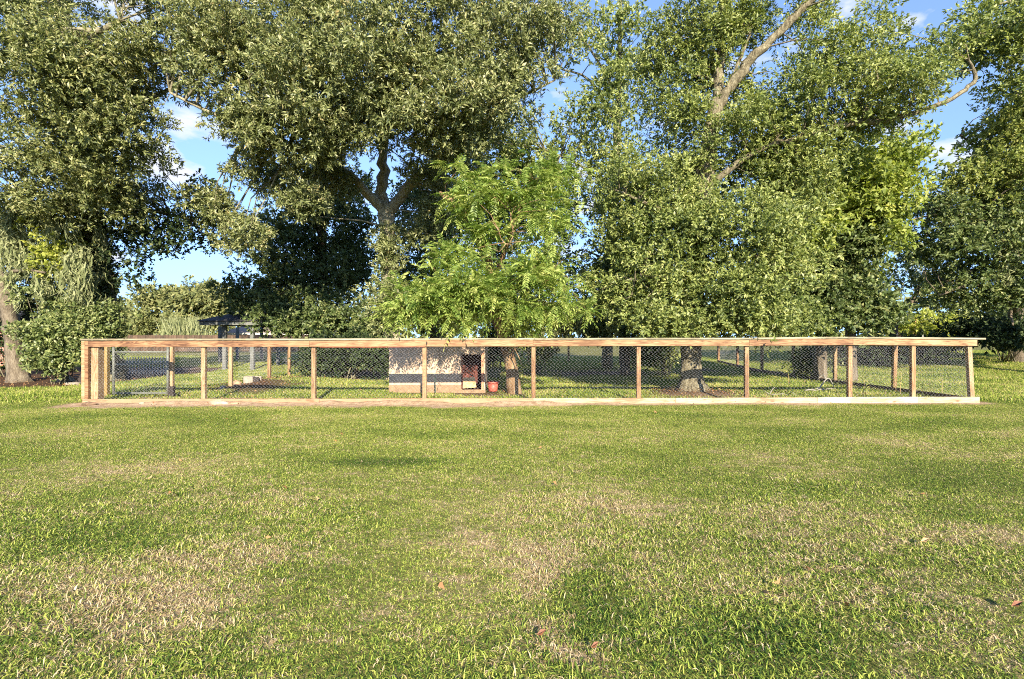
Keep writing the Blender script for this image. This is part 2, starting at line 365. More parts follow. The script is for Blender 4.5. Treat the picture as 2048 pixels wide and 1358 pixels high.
def grass_mat(name):
    m, nd, lk = newmat(name)
    st, big, ge, se = straw_factor(nd, lk)
    at = nd.new('ShaderNodeAttribute'); at.attribute_name = 'rnd'
    # green blades
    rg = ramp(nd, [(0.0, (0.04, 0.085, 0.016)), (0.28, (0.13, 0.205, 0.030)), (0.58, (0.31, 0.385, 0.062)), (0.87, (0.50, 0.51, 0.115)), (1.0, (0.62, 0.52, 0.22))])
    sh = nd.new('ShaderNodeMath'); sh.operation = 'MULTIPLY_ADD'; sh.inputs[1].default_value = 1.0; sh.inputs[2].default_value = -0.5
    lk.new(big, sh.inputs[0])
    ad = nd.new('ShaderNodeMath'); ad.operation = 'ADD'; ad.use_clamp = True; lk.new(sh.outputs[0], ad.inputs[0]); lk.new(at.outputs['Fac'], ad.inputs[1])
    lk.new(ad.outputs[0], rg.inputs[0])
    # dry blades
    rs = ramp(nd, [(0.0, (0.20, 0.13, 0.06)), (0.4, (0.48, 0.36, 0.19)), (1.0, (0.70, 0.58, 0.38))])
    lk.new(at.outputs['Fac'], rs.inputs[0])
    # a blade turns dry when its own number falls under the dryness of the place
    fr = nd.new('ShaderNodeMath'); fr.operation = 'MULTIPLY'; fr.inputs[1].default_value = 17.13; lk.new(at.outputs['Fac'], fr.inputs[0])
    ff = nd.new('ShaderNodeMath'); ff.operation = 'FRACT'; lk.new(fr.outputs[0], ff.inputs[0])
    s2 = nd.new('ShaderNodeMath'); s2.operation = 'MULTIPLY_ADD'; s2.inputs[1].default_value = 0.70; s2.inputs[2].default_value = 0.055; lk.new(st, s2.inputs[0])
    lt = nd.new('ShaderNodeMath'); lt.operation = 'LESS_THAN'; lk.new(ff.outputs[0], lt.inputs[0]); lk.new(s2.outputs[0], lt.inputs[1])
    mx = nd.new('ShaderNodeMix'); mx.data_type = 'RGBA'; lk.new(lt.outputs[0], mx.inputs['Factor'])
    lk.new(rg.outputs[0], mx.inputs['A']); lk.new(rs.outputs[0], mx.inputs['B'])
    b = nd.new('ShaderNodeBsdfPrincipled'); b.inputs['Roughness'].default_value = 0.7; b.inputs['Specular IOR Level'].default_value = 0.15
    lk.new(mx.outputs['Result'], b.inputs['Base Color'])
    t = nd.new('ShaderNodeBsdfTranslucent'); lk.new(mx.outputs['Result'], t.inputs['Color'])
    ms = nd.new('ShaderNodeMixShader'); ms.inputs[0].default_value = 0.3
    lk.new(b.outputs[0], ms.inputs[1]); lk.new(t.outputs[0], ms.inputs[2])
    o = nd.new('ShaderNodeOutputMaterial'); lk.new(ms.outputs[0], o.inputs[0])
    return m

def ground_mat(name):
    m, nd, lk = newmat(name)
    st, big, ge, se = straw_factor(nd, lk)
    at = nd.new('ShaderNodeAttribute'); at.attribute_name = 'dirt'
    nf = nd.new('ShaderNodeTexNoise'); nf.inputs['Scale'].default_value = 26.0; nf.inputs['Detail'].default_value = 8; nf.inputs['Roughness'].default_value = 0.75
    lk.new(ge.outputs['Position'], nf.inputs['Vector'])
    rg = ramp(nd, [(0.3, (0.06, 0.08, 0.02)), (0.5, (0.15, 0.15, 0.04)), (0.7, (0.34, 0.30, 0.11))]); lk.new(nf.outputs[0], rg.inputs[0])
    rs = ramp(nd, [(0.3, (0.20, 0.14, 0.08)), (0.5, (0.40, 0.30, 0.17)), (0.7, (0.56, 0.44, 0.27))]); lk.new(nf.outputs[0], rs.inputs[0])
    m1 = nd.new('ShaderNodeMix'); m1.data_type = 'RGBA'; lk.new(st, m1.inputs['Factor']); lk.new(rg.outputs[0], m1.inputs['A']); lk.new(rs.outputs[0], m1.inputs['B'])
    # bare soil: pinkish sand at the fence, brown leaf mould under the trees, darkened for their shade
    ns = nd.new('ShaderNodeTexNoise'); ns.inputs['Scale'].default_value = 7.0; ns.inputs['Detail'].default_value = 9; ns.inputs['Roughness'].default_value = 0.7
    lk.new(ge.outputs['Position'], ns.inputs['Vector'])
    sand = ramp(nd, [(0.3, (0.24, 0.145, 0.08)), (0.5, (0.44, 0.30, 0.185)), (0.72, (0.58, 0.44, 0.30))]); lk.new(ns.outputs[0], sand.inputs[0])
    mould_shade = ramp(nd, [(0.3, (0.03, 0.018, 0.010)), (0.5, (0.09, 0.05, 0.028)), (0.7, (0.20, 0.13, 0.07))]); lk.new(nf.outputs[0], mould_shade.inputs[0])  # rotted-leaf brown made darker to carry the tree shade
    yr = nd.new('ShaderNodeMapRange'); yr.inputs[1].default_value = 12.3; yr.inputs[2].default_value = 14.2; lk.new(se.outputs['Y'], yr.inputs[0])
    m2 = nd.new('ShaderNodeMix'); m2.data_type = 'RGBA'; lk.new(yr.outputs[0], m2.inputs['Factor']); lk.new(sand.outputs[0], m2.inputs['A']); lk.new(mould_shade.outputs[0], m2.inputs['B'])
    m3 = nd.new('ShaderNodeMix'); m3.data_type = 'RGBA'; lk.new(at.outputs['Fac'], m3.inputs['Factor']); lk.new(m1.outputs['Result'], m3.inputs['A']); lk.new(m2.outputs['Result'], m3.inputs['B'])
    b = nd.new('ShaderNodeBsdfPrincipled'); b.inputs['Roughness'].default_value = 0.95; b.inputs['Specular IOR Level'].default_value = 0.1
    lk.new(m3.outputs['Result'], b.inputs['Base Color'])
    bp = nd.new('ShaderNodeBump'); bp.inputs['Strength'].default_value = 0.8; bp.inputs['Distance'].default_value = 0.04
    lk.new(nf.outputs[0], bp.inputs['Height']); lk.new(bp.outputs[0], b.inputs['Normal'])
    o = nd.new('ShaderNodeOutputMaterial'); lk.new(b.outputs[0], o.inputs[0])
    return m

M = {}
M['ground'] = ground_mat('lawn_soil')
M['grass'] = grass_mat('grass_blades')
M['rail'] = wood('wood_rail', (0.10, 0.042, 0.018), (0.25, 0.13, 0.06), (0.36, 0.225, 0.115), 'X')
M['rail_new'] = wood('wood_rail_new', (0.15, 0.07, 0.03), (0.30, 0.18, 0.085), (0.40, 0.28, 0.15), 'X')
M['cap'] = wood('wood_cap', (0.14, 0.12, 0.07), (0.25, 0.215, 0.135), (0.34, 0.31, 0.22), 'X', knots=0.3)
M['post'] = wood('wood_post', (0.14, 0.07, 0.03), (0.28, 0.17, 0.08), (0.38, 0.27, 0.15), 'Z')
M['post_orange'] = wood('wood_post_orange', (0.12, 0.055, 0.022), (0.27, 0.15, 0.065), (0.36, 0.235, 0.12), 'Z')
M['base_soil'] = wood('wood_base_soiled', (0.18, 0.10, 0.05), (0.29, 0.185, 0.105), (0.38, 0.28, 0.17), 'X', soil=0.75, knots=0.2)
M['base'] = wood('wood_base', (0.22, 0.14, 0.075), (0.34, 0.27, 0.165), (0.42, 0.36, 0.24), 'X', soil=0.2)
M['base_pale'] = wood('wood_base_pale', (0.22, 0.16, 0.085), (0.38, 0.32, 0.205), (0.46, 0.41, 0.285), 'X', knots=0.8)
M['wire'] = flat('galvanised_wire', (0.46, 0.45, 0.48), 0.5, 0.3, 30, 0.15)
M['gate_tube'] = flat('weathered_gate_tube', (0.15, 0.155, 0.125), 0.7, 0.0, 12, 0.3)
M['stucco'] = flat('shed_stucco', (0.50, 0.36, 0.25), 0.9, 0, 9, 0.20, 0.5)
M['stucco_low'] = flat('shed_soiled_skirt', (0.27, 0.175, 0.10), 0.9, 0, 7, 0.22, 0.5)
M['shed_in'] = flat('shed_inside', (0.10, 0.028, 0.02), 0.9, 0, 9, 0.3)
M['trim_red'] = flat('shed_trim', (0.50, 0.22, 0.12), 0.8, 0, 14, 0.35, 0.3, (3, 3, 0.8))
M['ply'] = flat('old_plywood', (0.55, 0.36, 0.18), 0.85, 0, 11, 0.45, 0.4)
M['roof_sheet'] = flat('grey_roof_sheet', (0.20, 0.19, 0.17), 0.8, 0, 6, 0.25)
M['bucket'] = flat('salmon_plastic', (0.45, 0.10, 0.065), 0.5, 0, 6, 0.18)
M['stake'] = flat('green_stake', (0.03, 0.07, 0.05), 0.6)
M['concrete'] = flat('weathered_concrete', (0.27, 0.23, 0.18), 0.9, 0, 10, 0.25, 0.6)
M['dark_block'] = flat('dark_timber', (0.035, 0.025, 0.02), 0.8)
M['clod'] = flat('soil_clod', (0.36, 0.22, 0.13), 0.95, 0, 9, 0.35, 0.8)
M['pale_stone'] = flat('pale_stone', (0.34, 0.30, 0.21), 0.85, 0, 9, 0.3, 0.6)
M['deadwood'] = flat('grey_deadwood', (0.26, 0.235, 0.19), 0.85, 0, 14, 0.25, 0.4)
M['stalk'] = flat('dry_stalk', (0.50, 0.34, 0.14), 0.8)
M['gaz_post'] = flat('pale_blue_grey_paint', (0.13, 0.135, 0.125), 0.7, 0, 6, 0.25, 0.2, (2, 2, .6))
M['gaz_roof'] = flat('dark_shingle', (0.045, 0.043, 0.045), 0.9, 0, 12, 0.4)
M['fence_far'] = wood('wood_far_fence', (0.04, 0.025, 0.015), (0.085, 0.05, 0.03), (0.14, 0.085, 0.05), 'Z')
M['white_paint'] = flat('old_white_paint', (0.55, 0.53, 0.48), 0.7, 0, 10, 0.15)
M['tan_roof'] = flat('tan_roof', (0.33, 0.24, 0.19), 0.9, 0, 12, 0.15)
M['red_panel'] = flat('dark_red_board', (0.20, 0.03, 0.03), 0.7, 0, 6, 0.3)
M['dark_wood'] = flat('dark_old_wood', (0.16, 0.10, 0.06), 0.85, 0, 12, 0.35, 0.4)
M['bark_oak'] = bark('bark_oak', (0.10, 0.08, 0.05), (0.29, 0.26, 0.175), (0.50, 0.46, 0.34), 5.5)
M['bark_rough'] = bark('bark_rough', (0.045, 0.035, 0.022), (0.17, 0.145, 0.09), (0.38, 0.34, 0.23), 7.0)
M['bark_grey'] = bark('bark_grey', (0.09, 0.08, 0.05), (0.19, 0.17, 0.105), (0.32, 0.30, 0.20), 4)
M['bark_red'] = bark('bark_red', (0.12, 0.065, 0.03), (0.24, 0.15, 0.08), (0.36, 0.27, 0.16), 4)
M['bark_dark'] = bark('bark_dark', (0.07, 0.055, 0.04), (0.15, 0.12, 0.085), (0.26, 0.22, 0.16), 3)
M['moss'] = leaf_mat('spanish_moss', [(0, (0.09, 0.11, 0.045)), (0.5, (0.21, 0.23, 0.105)), (1, (0.36, 0.37, 0.20))], 0.9, 0.25, 0.1, 1.0, 0.3)
M['leaf_oak'] = leaf_mat('leaf_oak', [(0, (0.05, 0.07, 0.02)), (0.35, (0.15, 0.18, 0.06)), (0.7, (0.3, 0.32, 0.13)), (0.92, (0.44, 0.43, 0.22)), (1, (0.46, 0.36, 0.16))], 0.5, 0.28, 0.6, 1.1, 0.7)
M['leaf_left'] = leaf_mat('leaf_left', [(0, (0.05, 0.07, 0.02)), (0.4, (0.15, 0.18, 0.055)), (0.75, (0.3, 0.31, 0.12)), (1, (0.44, 0.41, 0.19))], 0.5, 0.28, 0.6, 1.1, 0.7)
M['leaf_pecan'] = leaf_mat('leaf_pinnate', [(0, (0.07, 0.14, 0.025)), (0.4, (0.20, 0.275, 0.055)), (0.8, (0.38, 0.44, 0.12)), (1, (0.54, 0.54, 0.18))], 0.5, 0.35, 0.4, 1.6, 0.7)
M['leaf_right'] = leaf_mat('leaf_right', [(0, (0.045, 0.08, 0.02)), (0.4, (0.16, 0.2, 0.05)), (0.75, (0.31, 0.35, 0.1)), (1, (0.46, 0.46, 0.18))], 0.52, 0.30, 0.5, 0.8, 0.8)
M['leaf_yellow'] = leaf_mat('leaf_yellow_green', [(0, (0.14, 0.18, 0.03)), (0.5, (0.34, 0.38, 0.07)), (1, (0.54, 0.52, 0.15))], 0.5, 0.4, 0.4)
M['leaf_dark'] = leaf_mat('leaf_dark_shade', [(0, (0.01, 0.02, 0.008)), (0.5, (0.028, 0.048, 0.016)), (0.85, (0.07, 0.1, 0.03)), (1, (0.18, 0.19, 0.08))], 0.6, 0.15, 0.25, 1.2, 0.6)  # leaf green darkened to stand in for deep shade
M['leaf_lime'] = leaf_mat('leaf_lime', [(0, (0.08, 0.12, 0.025)), (0.45, (0.21, 0.265, 0.05)), (0.8, (0.34, 0.38, 0.09)), (1, (0.46, 0.46, 0.14))], 0.55, 0.35, 0.35, 1.0, 0.8)
M['leaf_mid'] = leaf_mat('leaf_mid', [(0, (0.03, 0.055, 0.016)), (0.5, (0.10, 0.14, 0.04)), (0.85, (0.22, 0.25, 0.09)), (1, (0.34, 0.34, 0.14))], 0.5, 0.25, 0.4, 0.9, 0.8)  # dark green that also paints shade in lower crowns
M['leaf_shrub'] = leaf_mat('leaf_shrub', [(0, (0.05, 0.08, 0.02)), (0.4, (0.13, 0.17, 0.05)), (0.8, (0.28, 0.31, 0.11)), (1, (0.44, 0.44, 0.21))], 0.48, 0.25, 0.5, 1.6, 0.7)
M['leaf_brownish'] = leaf_mat('leaf_brownish', [(0, (0.09, 0.13, 0.03)), (0.5, (0.21, 0.25, 0.065)), (1, (0.42, 0.42, 0.15))], 0.55, 0.3, 0.3, 1.0, 0.6)
M['leaf_far'] = leaf_mat('leaf_far', [(0, (0.10, 0.12, 0.045)), (0.5, (0.20, 0.22, 0.08)), (1, (0.36, 0.34, 0.15))], 0.6, 0.3, 0.3, 0.15, 0.6)
M['litter'] = leaf_mat('fallen_leaf', [(0, (0.14, 0.07, 0.03)), (0.5, (0.34, 0.17, 0.07)), (1, (0.58, 0.40, 0.20))], 0.6, 0.1, 0.3)
M['dead_leaf'] = flat('dead_leaf_brown', (0.22, 0.085, 0.04), 0.7, 0, 20, 0.4)
M['brick'] = None
def brick_mat():
    m, nd, lk = newmat('old_brick')
    tc = nd.new('ShaderNodeTexCoord'); mp = nd.new('ShaderNodeMapping'); mp.inputs['Rotation'].default_value = (math.radians(90), 0, 0)
    lk.new(tc.outputs['Object'], mp.inputs[0])
    bk = nd.new('ShaderNodeTexBrick'); bk.inputs['Scale'].default_value = 1.0
    bk.inputs['Color1'].default_value = (0.36, 0.13, 0.08, 1); bk.inputs['Color2'].default_value = (0.24, 0.09, 0.06, 1); bk.inputs['Mortar'].default_value = (0.40, 0.34, 0.28, 1)
    bk.inputs['Brick Width'].default_value = 0.22; bk.inputs['Row Height'].default_value = 0.075; bk.inputs['Mortar Size'].default_value = 0.008
    lk.new(mp.outputs[0], bk.inputs['Vector'])
    b = nd.new('ShaderNodeBsdfPrincipled'); b.inputs['Roughness'].default_value = 0.9; lk.new(bk.outputs[0], b.inputs['Base Color'])
    o = nd.new('ShaderNodeOutputMaterial'); lk.new(b.outputs[0], o.inputs[0]); return m
M['brick'] = brick_mat()

# ------------------------------------------------------------------ ground sheet
def axis_pts(*segs):
    a = []
    for lo, hi, n in segs: a.append(np.linspace(lo, hi, n, endpoint=False))
    a.append([segs[-1][1]]); return np.concatenate(a)
gx = axis_pts((-600, -60, 12), (-60, -26, 20), (-26, 26, 300), (26, 60, 20), (60, 600, 12))
gy = axis_pts((-300, -20, 10), (-20, 0, 12), (0, 11, 44), (11, 17, 66), (17, 30, 60), (30, 80, 50), (80, 900, 14))
GX, GY = np.meshgrid(gx, gy); GZ = gz(GX, GY); GD = dirt(GX, GY)
# low ridge of dug soil banked against the front boards
n_ = vnoise(GX, GY, 2.1, 8)
GZ = GZ + 0.085 * n_ * np.exp(-((GY - 11.86) / 0.17) ** 2) * smooth(-9.9, -9.3, GX) * (1 - smooth(0.5, 3.5, GX) * 0.75) * (1 - smooth(10, 10.8, GX))
verts = np.stack([GX, GY, GZ], -1).reshape(-1, 3)
ny, nx = GX.shape
ii = np.arange((ny - 1) * (nx - 1)); r_, c_ = ii // (nx - 1), ii % (nx - 1)
q = np.stack([r_ * nx + c_, r_ * nx + c_ + 1, (r_ + 1) * nx + c_ + 1, (r_ + 1) * nx + c_], -1)
me = npmesh('ground', verts, q, smooth_=True)
at = me.attributes.new('dirt', 'FLOAT', 'POINT'); at.data.foreach_set('value', GD.reshape(-1).astype(np.float32))
ground = link('ground', me, M['ground']); tag(ground, 'patchy lawn with bare sandy soil along the fence', None, None, 'structure')

# ------------------------------------------------------------------ grass
src = bpy.data.collections.new('grass_sources')       # not linked to the scene: only instanced
def grass_tile(name, n, R, L0, L1, W, lean0, lean1, seed):
    rs = np.random.RandomState(seed)
    rr = R * np.sqrt(rs.rand(n)); a = rs.rand(n) * 2 * np.pi
    base = np.stack([rr * np.cos(a), rr * np.sin(a), np.full(n, -0.004)], -1)
    az = rs.rand(n) * 2 * np.pi; lean = np.radians(lean0 + (lean1 - lean0) * rs.rand(n)); L = L0 + (L1 - L0) * rs.rand(n) ** 1.5
    d = np.stack([np.cos(az), np.sin(az), np.zeros(n)], -1); s = np.stack([-np.sin(az), np.cos(az), np.zeros(n)], -1)
    tw = (rs.rand(n) - 0.5) * 1.6
    s = s * np.cos(tw)[:, None] + np.array([0, 0, 1.0]) * np.sin(tw)[:, None] * 0.6
    w = W * (0.7 + 0.6 * rs.rand(n))
    up = np.array([0, 0, 1.0])
    l1 = lean * 0.6
    p1 = base + (d * np.sin(l1)[:, None] + up * np.cos(l1)[:, None]) * (L * 0.5)[:, None]
    l2 = np.minimum(lean * 1.35, np.radians(105))
    p2 = p1 + (d * np.sin(l2)[:, None] + up * np.cos(l2)[:, None]) * (L * 0.5)[:, None]
    v = np.concatenate([base - s * (w * .5)[:, None], base + s * (w * .5)[:, None], p1 - s * (w * .5)[:, None], p1 + s * (w * .5)[:, None], p2], 0)
    i = np.arange(n)
    tris = np.concatenate([np.stack([i, i + n, i + 3 * n], -1), np.stack([i, i + 3 * n, i + 2 * n], -1), np.stack([i + 2 * n, i + 3 * n, i + 4 * n], -1)], 0)
    rnd = rs.rand(n); me = npmesh(name, v, tris, np.concatenate([rnd] * 3))
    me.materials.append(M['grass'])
    o = bpy.data.objects.new(name, me); src.objects.link(o); return o
for k in range(4): grass_tile('a%d_short' % k, 1050, 0.30, 0.014, 0.042, 0.0038, 42, 106, 40 + k)
for k in range(2): grass_tile('b%d_long' % k, 800, 0.28, 0.022, 0.060, 0.0044, 42, 106, 50 + k)
for k in range(2): grass_tile('c%d_far' % k, 300, 0.36, 0.035, 0.085, 0.0075, 15, 80, 60 + k)

sp = []
def grass_points():
    pts = []
    for z0, z1, st, far in ((1.3, 12.6, 0.235, False), (12.4, 34.0, 0.34, True)):
        ys = np.arange(z0, z1, st)
        for y in ys:
            hw = 0.96 * y + 1.2
            xs = np.arange(-hw, hw, st)
            pts.append(np.stack([xs, np.full_like(xs, y), np.full_like(xs, 1.0 if far else 0.0)], -1))
    p = np.concatenate(pts); n = len(p)
    p[:, :2] += (RS.rand(n, 2) - 0.5) * 0.18
    d = dirt(p[:, 0], p[:, 1])
    keep = RS.rand(n) > d * 1.15
    keep &= ~((p[:, 0] > -3.3) & (p[:, 0] < -0.65) & (p[:, 1] > 14.0) & (p[:, 1] < 16))
    p = p[keep]; n = len(p); d = d[keep]
    far = p[:, 2] > 0.5
    ln = vnoise(p[:, 0], p[:, 1], 0.9, 12) * 0.6 + vnoise(p[:, 0], p[:, 1], 2.7, 13) * 0.4
    idx = np.where(far, 6 + RS.randint(0, 2, n), np.where((ln > 0.5) & (RS.rand(n) < np.clip((6.5 - p[:, 1]) / 4.5, 0, 1) * .75), 4 + RS.randint(0, 2, n), RS.randint(0, 4, n)))
    scl = np.where(far, 1.0, 0.75 + 0.45 * ln) * (0.85 + 0.3 * RS.rand(n))
    inside = (p[:, 1] > 12.3)
    scl = np.where(inside, scl * (0.9 + 0.9 * vnoise(p[:, 0], p[:, 1], 0.8, 15)), scl)
    scl *= 1 - 0.4 * d
    zz = gz(p[:, 0], p[:, 1])
    return np.stack([p[:, 0], p[:, 1], zz], -1), idx.astype(np.int32), scl.astype(np.float32)
gp, gi, gs = grass_points()
me = bpy.data.meshes.new('lawn_grass'); me.vertices.add(len(gp)); me.vertices.foreach_set('co', gp.astype(np.float32).ravel())
a = me.attributes.new('pick', 'INT', 'POINT'); a.data.foreach_set('value', gi)
a = me.attributes.new('size', 'FLOAT', 'POINT'); a.data.foreach_set('value', gs)
a = me.attributes.new('turn', 'FLOAT', 'POINT'); a.data.foreach_set('value', (RS.rand(len(gp)) * 6.283).astype(np.float32))
me.update()
lawn = link('lawn_grass', me); tag(lawn, 'short patchy grass with dry straw coloured spots', 'grass', None, 'stuff')
ng = bpy.data.node_groups.new('grass_scatter', 'GeometryNodeTree')
ng.interface.new_socket('Geometry', in_out='INPUT', socket_type='NodeSocketGeometry'); ng.interface.new_socket('Geometry', in_out='OUTPUT', socket_type='NodeSocketGeometry')
gi_, go_ = ng.nodes.new('NodeGroupInput'), ng.nodes.new('NodeGroupOutput')
ci = ng.nodes.new('GeometryNodeCollectionInfo'); ci.inputs['Collection'].default_value = src
ci.inputs['Separate Children'].default_value = True; ci.inputs['Reset Children'].default_value = True
ip = ng.nodes.new('GeometryNodeInstanceOnPoints'); ip.inputs['Pick Instance'].default_value = True
def named(n, t):
    a = ng.nodes.new('GeometryNodeInputNamedAttribute'); a.data_type = t; a.inputs['Name'].default_value = n; return a.outputs['Attribute']
cx = ng.nodes.new('ShaderNodeCombineXYZ')
L_ = ng.links.new
L_(named('turn', 'FLOAT'), cx.inputs[2]); L_(gi_.outputs[0], ip.inputs['Points']); L_(ci.outputs[0], ip.inputs['Instance'])
L_(named('pick', 'INT'), ip.inputs['Instance Index']); L_(cx.outputs[0], ip.inputs['Rotation']); L_(named('size', 'FLOAT'), ip.inputs['Scale'])
L_(ip.outputs[0], go_.inputs[0])
md = lawn.modifiers.new('scatter', 'NODES'); md.node_group = ng

# ------------------------------------------------------------------ wooden frame fence with chain link
RSW = np.random.RandomState(5)
WP = 0.082            # diamond size of the mesh
def chain(x0, x1, z0, z1, origin, ex, wr=0.0024, pitch=WP):
    """woven zigzag wires filling a vertical panel: origin + ex * s, s from x0 to x1"""
    ex = np.array(ex, float); up = np.array([0, 0, 1.0]); nrm = np.cross(ex, up)
    L = x1 - x0; n = max(2, int(round(L / pitch))); p = L / n
    m = max(2, int(round((z1 - z0) / (p * 0.5))));
    if m % 2: m += 1
    hz = (z1 - z0) / m
    k = np.arange(m + 1)
    V = []; Fq = []
    ang = np.array([0.5, 0.5 + 2 / 3, 0.5 + 4 / 3]) * np.pi
    b = 0
    for c in range(n):
        s = x0 + (c + 0.5) * p + np.where(k % 2 == 0, -1, 1) * p * 0.5
        s = s + 0.006 * np.sin(z0 * 0 + (z0 + k * hz) * 5.1 + (x0 + c * p) * 2.3) + 0.0035 * RSW.randn(m + 1)
        off = np.where(k % 2 == 0, -1, 1) * wr * 0.8 + 0.010 * np.sin(np.pi * np.clip(k / m, 0, 1)) * np.sin((x0 + c * p) * 2.7) - 0.004
        z = z0 + k * hz
        pos = np.array(origin)[None] + s[:, None] * ex + z[:, None] * up + off[:, None] * nrm
        ring = pos[:, None, :] + wr * (np.cos(ang)[None, :, None] * ex * 1.2 + np.sin(ang)[None, :, None] * nrm)
        V.append(ring.reshape(-1, 3))
        i = np.arange(m)[:, None] * 3; j = np.arange(3)[None]
        a0 = b + i + j; a1 = b + i + (j + 1) % 3
        Fq.append(np.stack([a0, a1, a1 + 3, a0 + 3], -1).reshape(-1, 4)); b += 3 * (m + 1)
    return np.concatenate(V), np.concatenate(Fq)
def chain_part(parent, x0, x1, z0, z1, origin, ex, name='chain_link_panel', **kw):
    v, f = chain(x0, x1, z0, z1, origin, ex, **kw)
    o = link(name, npmesh(name, v - np.array(parent.location)[None], f), M['wire'], parent); return o

FZ = 12.0
def top_z(px):
    return float(np.interp(px, [165, 620, 1068, 1500, 1692, 1965], [1.432, 1.434, 1.446, 1.455, 1.476, 1.452]))
ff = thing('wooden_chain_link_fence', 'long front run of the dog pen with orange top rail and pale foot boards', 'fence', (0, FZ, 0))
X = lambda px: XW(px, FZ)
def board(parent, name, p0, p1, z0a, z0b, h, y0, y1, mat, bev=0.004, gap=0.002):
    xa, xb = X(p0) + gap, X(p1) - gap
    mb = MB(); n = 6
    # slightly bowed board in six pieces along its length
    vs_ = []
    for i in range(n + 1):
        t = i / n; x = xa + (xb - xa) * t; z = z0a + (z0b - z0a) * t + math.sin(t * 3.1) * 0.003
        vs_ += [(x, y0, z), (x, y1, z), (x, y1, z + h), (x, y0, z + h)]
    fs = [(0, 3, 2, 1), (4 * n, 4 * n + 1, 4 * n + 2, 4 * n + 3)]
    for i in range(n):
        for k in range(4):
            a = 4 * i + k; b = 4 * i + (k + 1) % 4; fs.append((a, b, b + 4, a + 4))
    mb.add(vs_, fs); return mb.build(name, mat, parent, bevel=bev)
# caps
caps = [(165, 620), (620, 1068), (1068, 1500), (1500, 1966)]
for i, (a, b) in enumerate(caps):
    if i == 3:
        board(ff, 'cap_board', 1500, 1692, top_z(1500) - 0.038, top_z(1692) - 0.038, 0.038, FZ - 0.068, FZ + 0.085, M['cap'], gap=0.0)
        board(ff, 'cap_board', 1692, 1967, top_z(1692) - 0.039, top_z(1966) - 0.039, 0.038, FZ - 0.070, FZ + 0.082, M['cap'], gap=0.001)
    else:
        dz = (0, 0.002, -0.002)[i]
        board(ff, 'cap_board', a, b, top_z(a) - 0.038 + dz, top_z(b) - 0.038 + dz, 0.038, FZ - 0.068 + dz, FZ + 0.085, M['cap'])
rails = [(178.5, 620, 'rail'), (620, 1066, 'rail'), (1066, 1497, 'rail_new'), (1497, 1704, 'rail'), (1704, 1952, 'rail_new')]
for a, b, m in rails:
    board(ff, 'top_rail', a, b, top_z(a) - 0.040 - 0.143, top_z(b) - 0.040 - 0.143, 0.14, FZ - 0.040, FZ - 0.002, M[m])
# foot boards
bb = [(167, 640, 0.095, 0.105, 'base_soil'), (640, 1066, 0.100, 0.115, 'base_soil'), (1066, 1350, 0.115, 0.12, 'base'), (1350, 1633, 0.12, 0.13, 'base'),
      (1633, 1835, 0.135, 0.145, 'base_pale'), (1835, 1957, 0.145, 0.143, 'base_pale')]
for a, b, z0, z1, m in bb:
    o = board(ff, 'foot_board', a, b, z0 - 0.135, z1 - 0.135, 0.135, FZ - 0.040, FZ - 0.002, M[m])
board(ff, 'foot_board', 1672, 1860, -0.125, -0.127, 0.133, FZ - 0.038, FZ - 0.001, M['base'])
board(ff, 'foot_board', 1862, 1958, -0.13, -0.13, 0.136, FZ - 0.039, FZ - 0.001, M['base_pale'])
# posts
front_posts = [(405, 0, 'post'), (626, 0, 'post'), (848.5, 0, 'post_orange'), (1067, 0, 'post_orange'), (1278, 0, 'post_orange'), (1495, 0, 'post'), (1702, 0, 'post_orange'), (1829, 0, 'post_orange'), (1943, -5, 'post')]
for px, lean, m in front_posts:
    x = X(px); w = 0.089 if px < 1900 else 0.095
    if px == 1943:
        mb = MB(); mb.beam((X(1948), FZ + 0.06, -0.1), (X(1941), FZ + 0.06, top_z(px) - 0.184), 0.095, 0.095, (0, 1, 0)); mb.build('post', M[m], ff, bevel=0.005)
    else:
        MB().box(x - w / 2, x + w / 2, FZ + 0.014, FZ + 0.103, -0.1, top_z(px) - 0.042).build('post', M[m], ff, bevel=0.005)
MB().box(X(165), X(171.8), FZ - 0.04, FZ + 0.05, 0.10, top_z(165) - 0.041).build('corner_post', M['rail_new'], ff, bevel=0.004)
MB().box(X(172), X(178.2), FZ - 0.036, FZ + 0.05, 0.10, top_z(165) - 0.041).build('corner_post', M['rail'], ff, bevel=0.004)
MB().box(X(181), X(195), FZ + 0.014, FZ + 0.20, -0.1, 1.385).build('post', M['post'], ff, bevel=0.005)
edges = [(179, 405), (405, 626), (626, 848.5), (848.5, 1067), (1067, 1278), (1278, 1495), (1495, 1702), (1702, 1829), (1829, 1948)]
for a, b in edges:
    chain_part(ff, X(a), X(b), 0.06, top_z(b) - 0.15, (0, FZ + 0.006, 0), (1, 0, 0))
# top tension wire pieces of red twine under the rail
MB().tube([(X(640), FZ - 0.02, top_z(640) - 0.188), (X(740), FZ - 0.022, top_z(740) - 0.192), (X(850), FZ - 0.02, top_z(850) - 0.188)], 0.006, 5).build('twine', M['bucket'], ff)

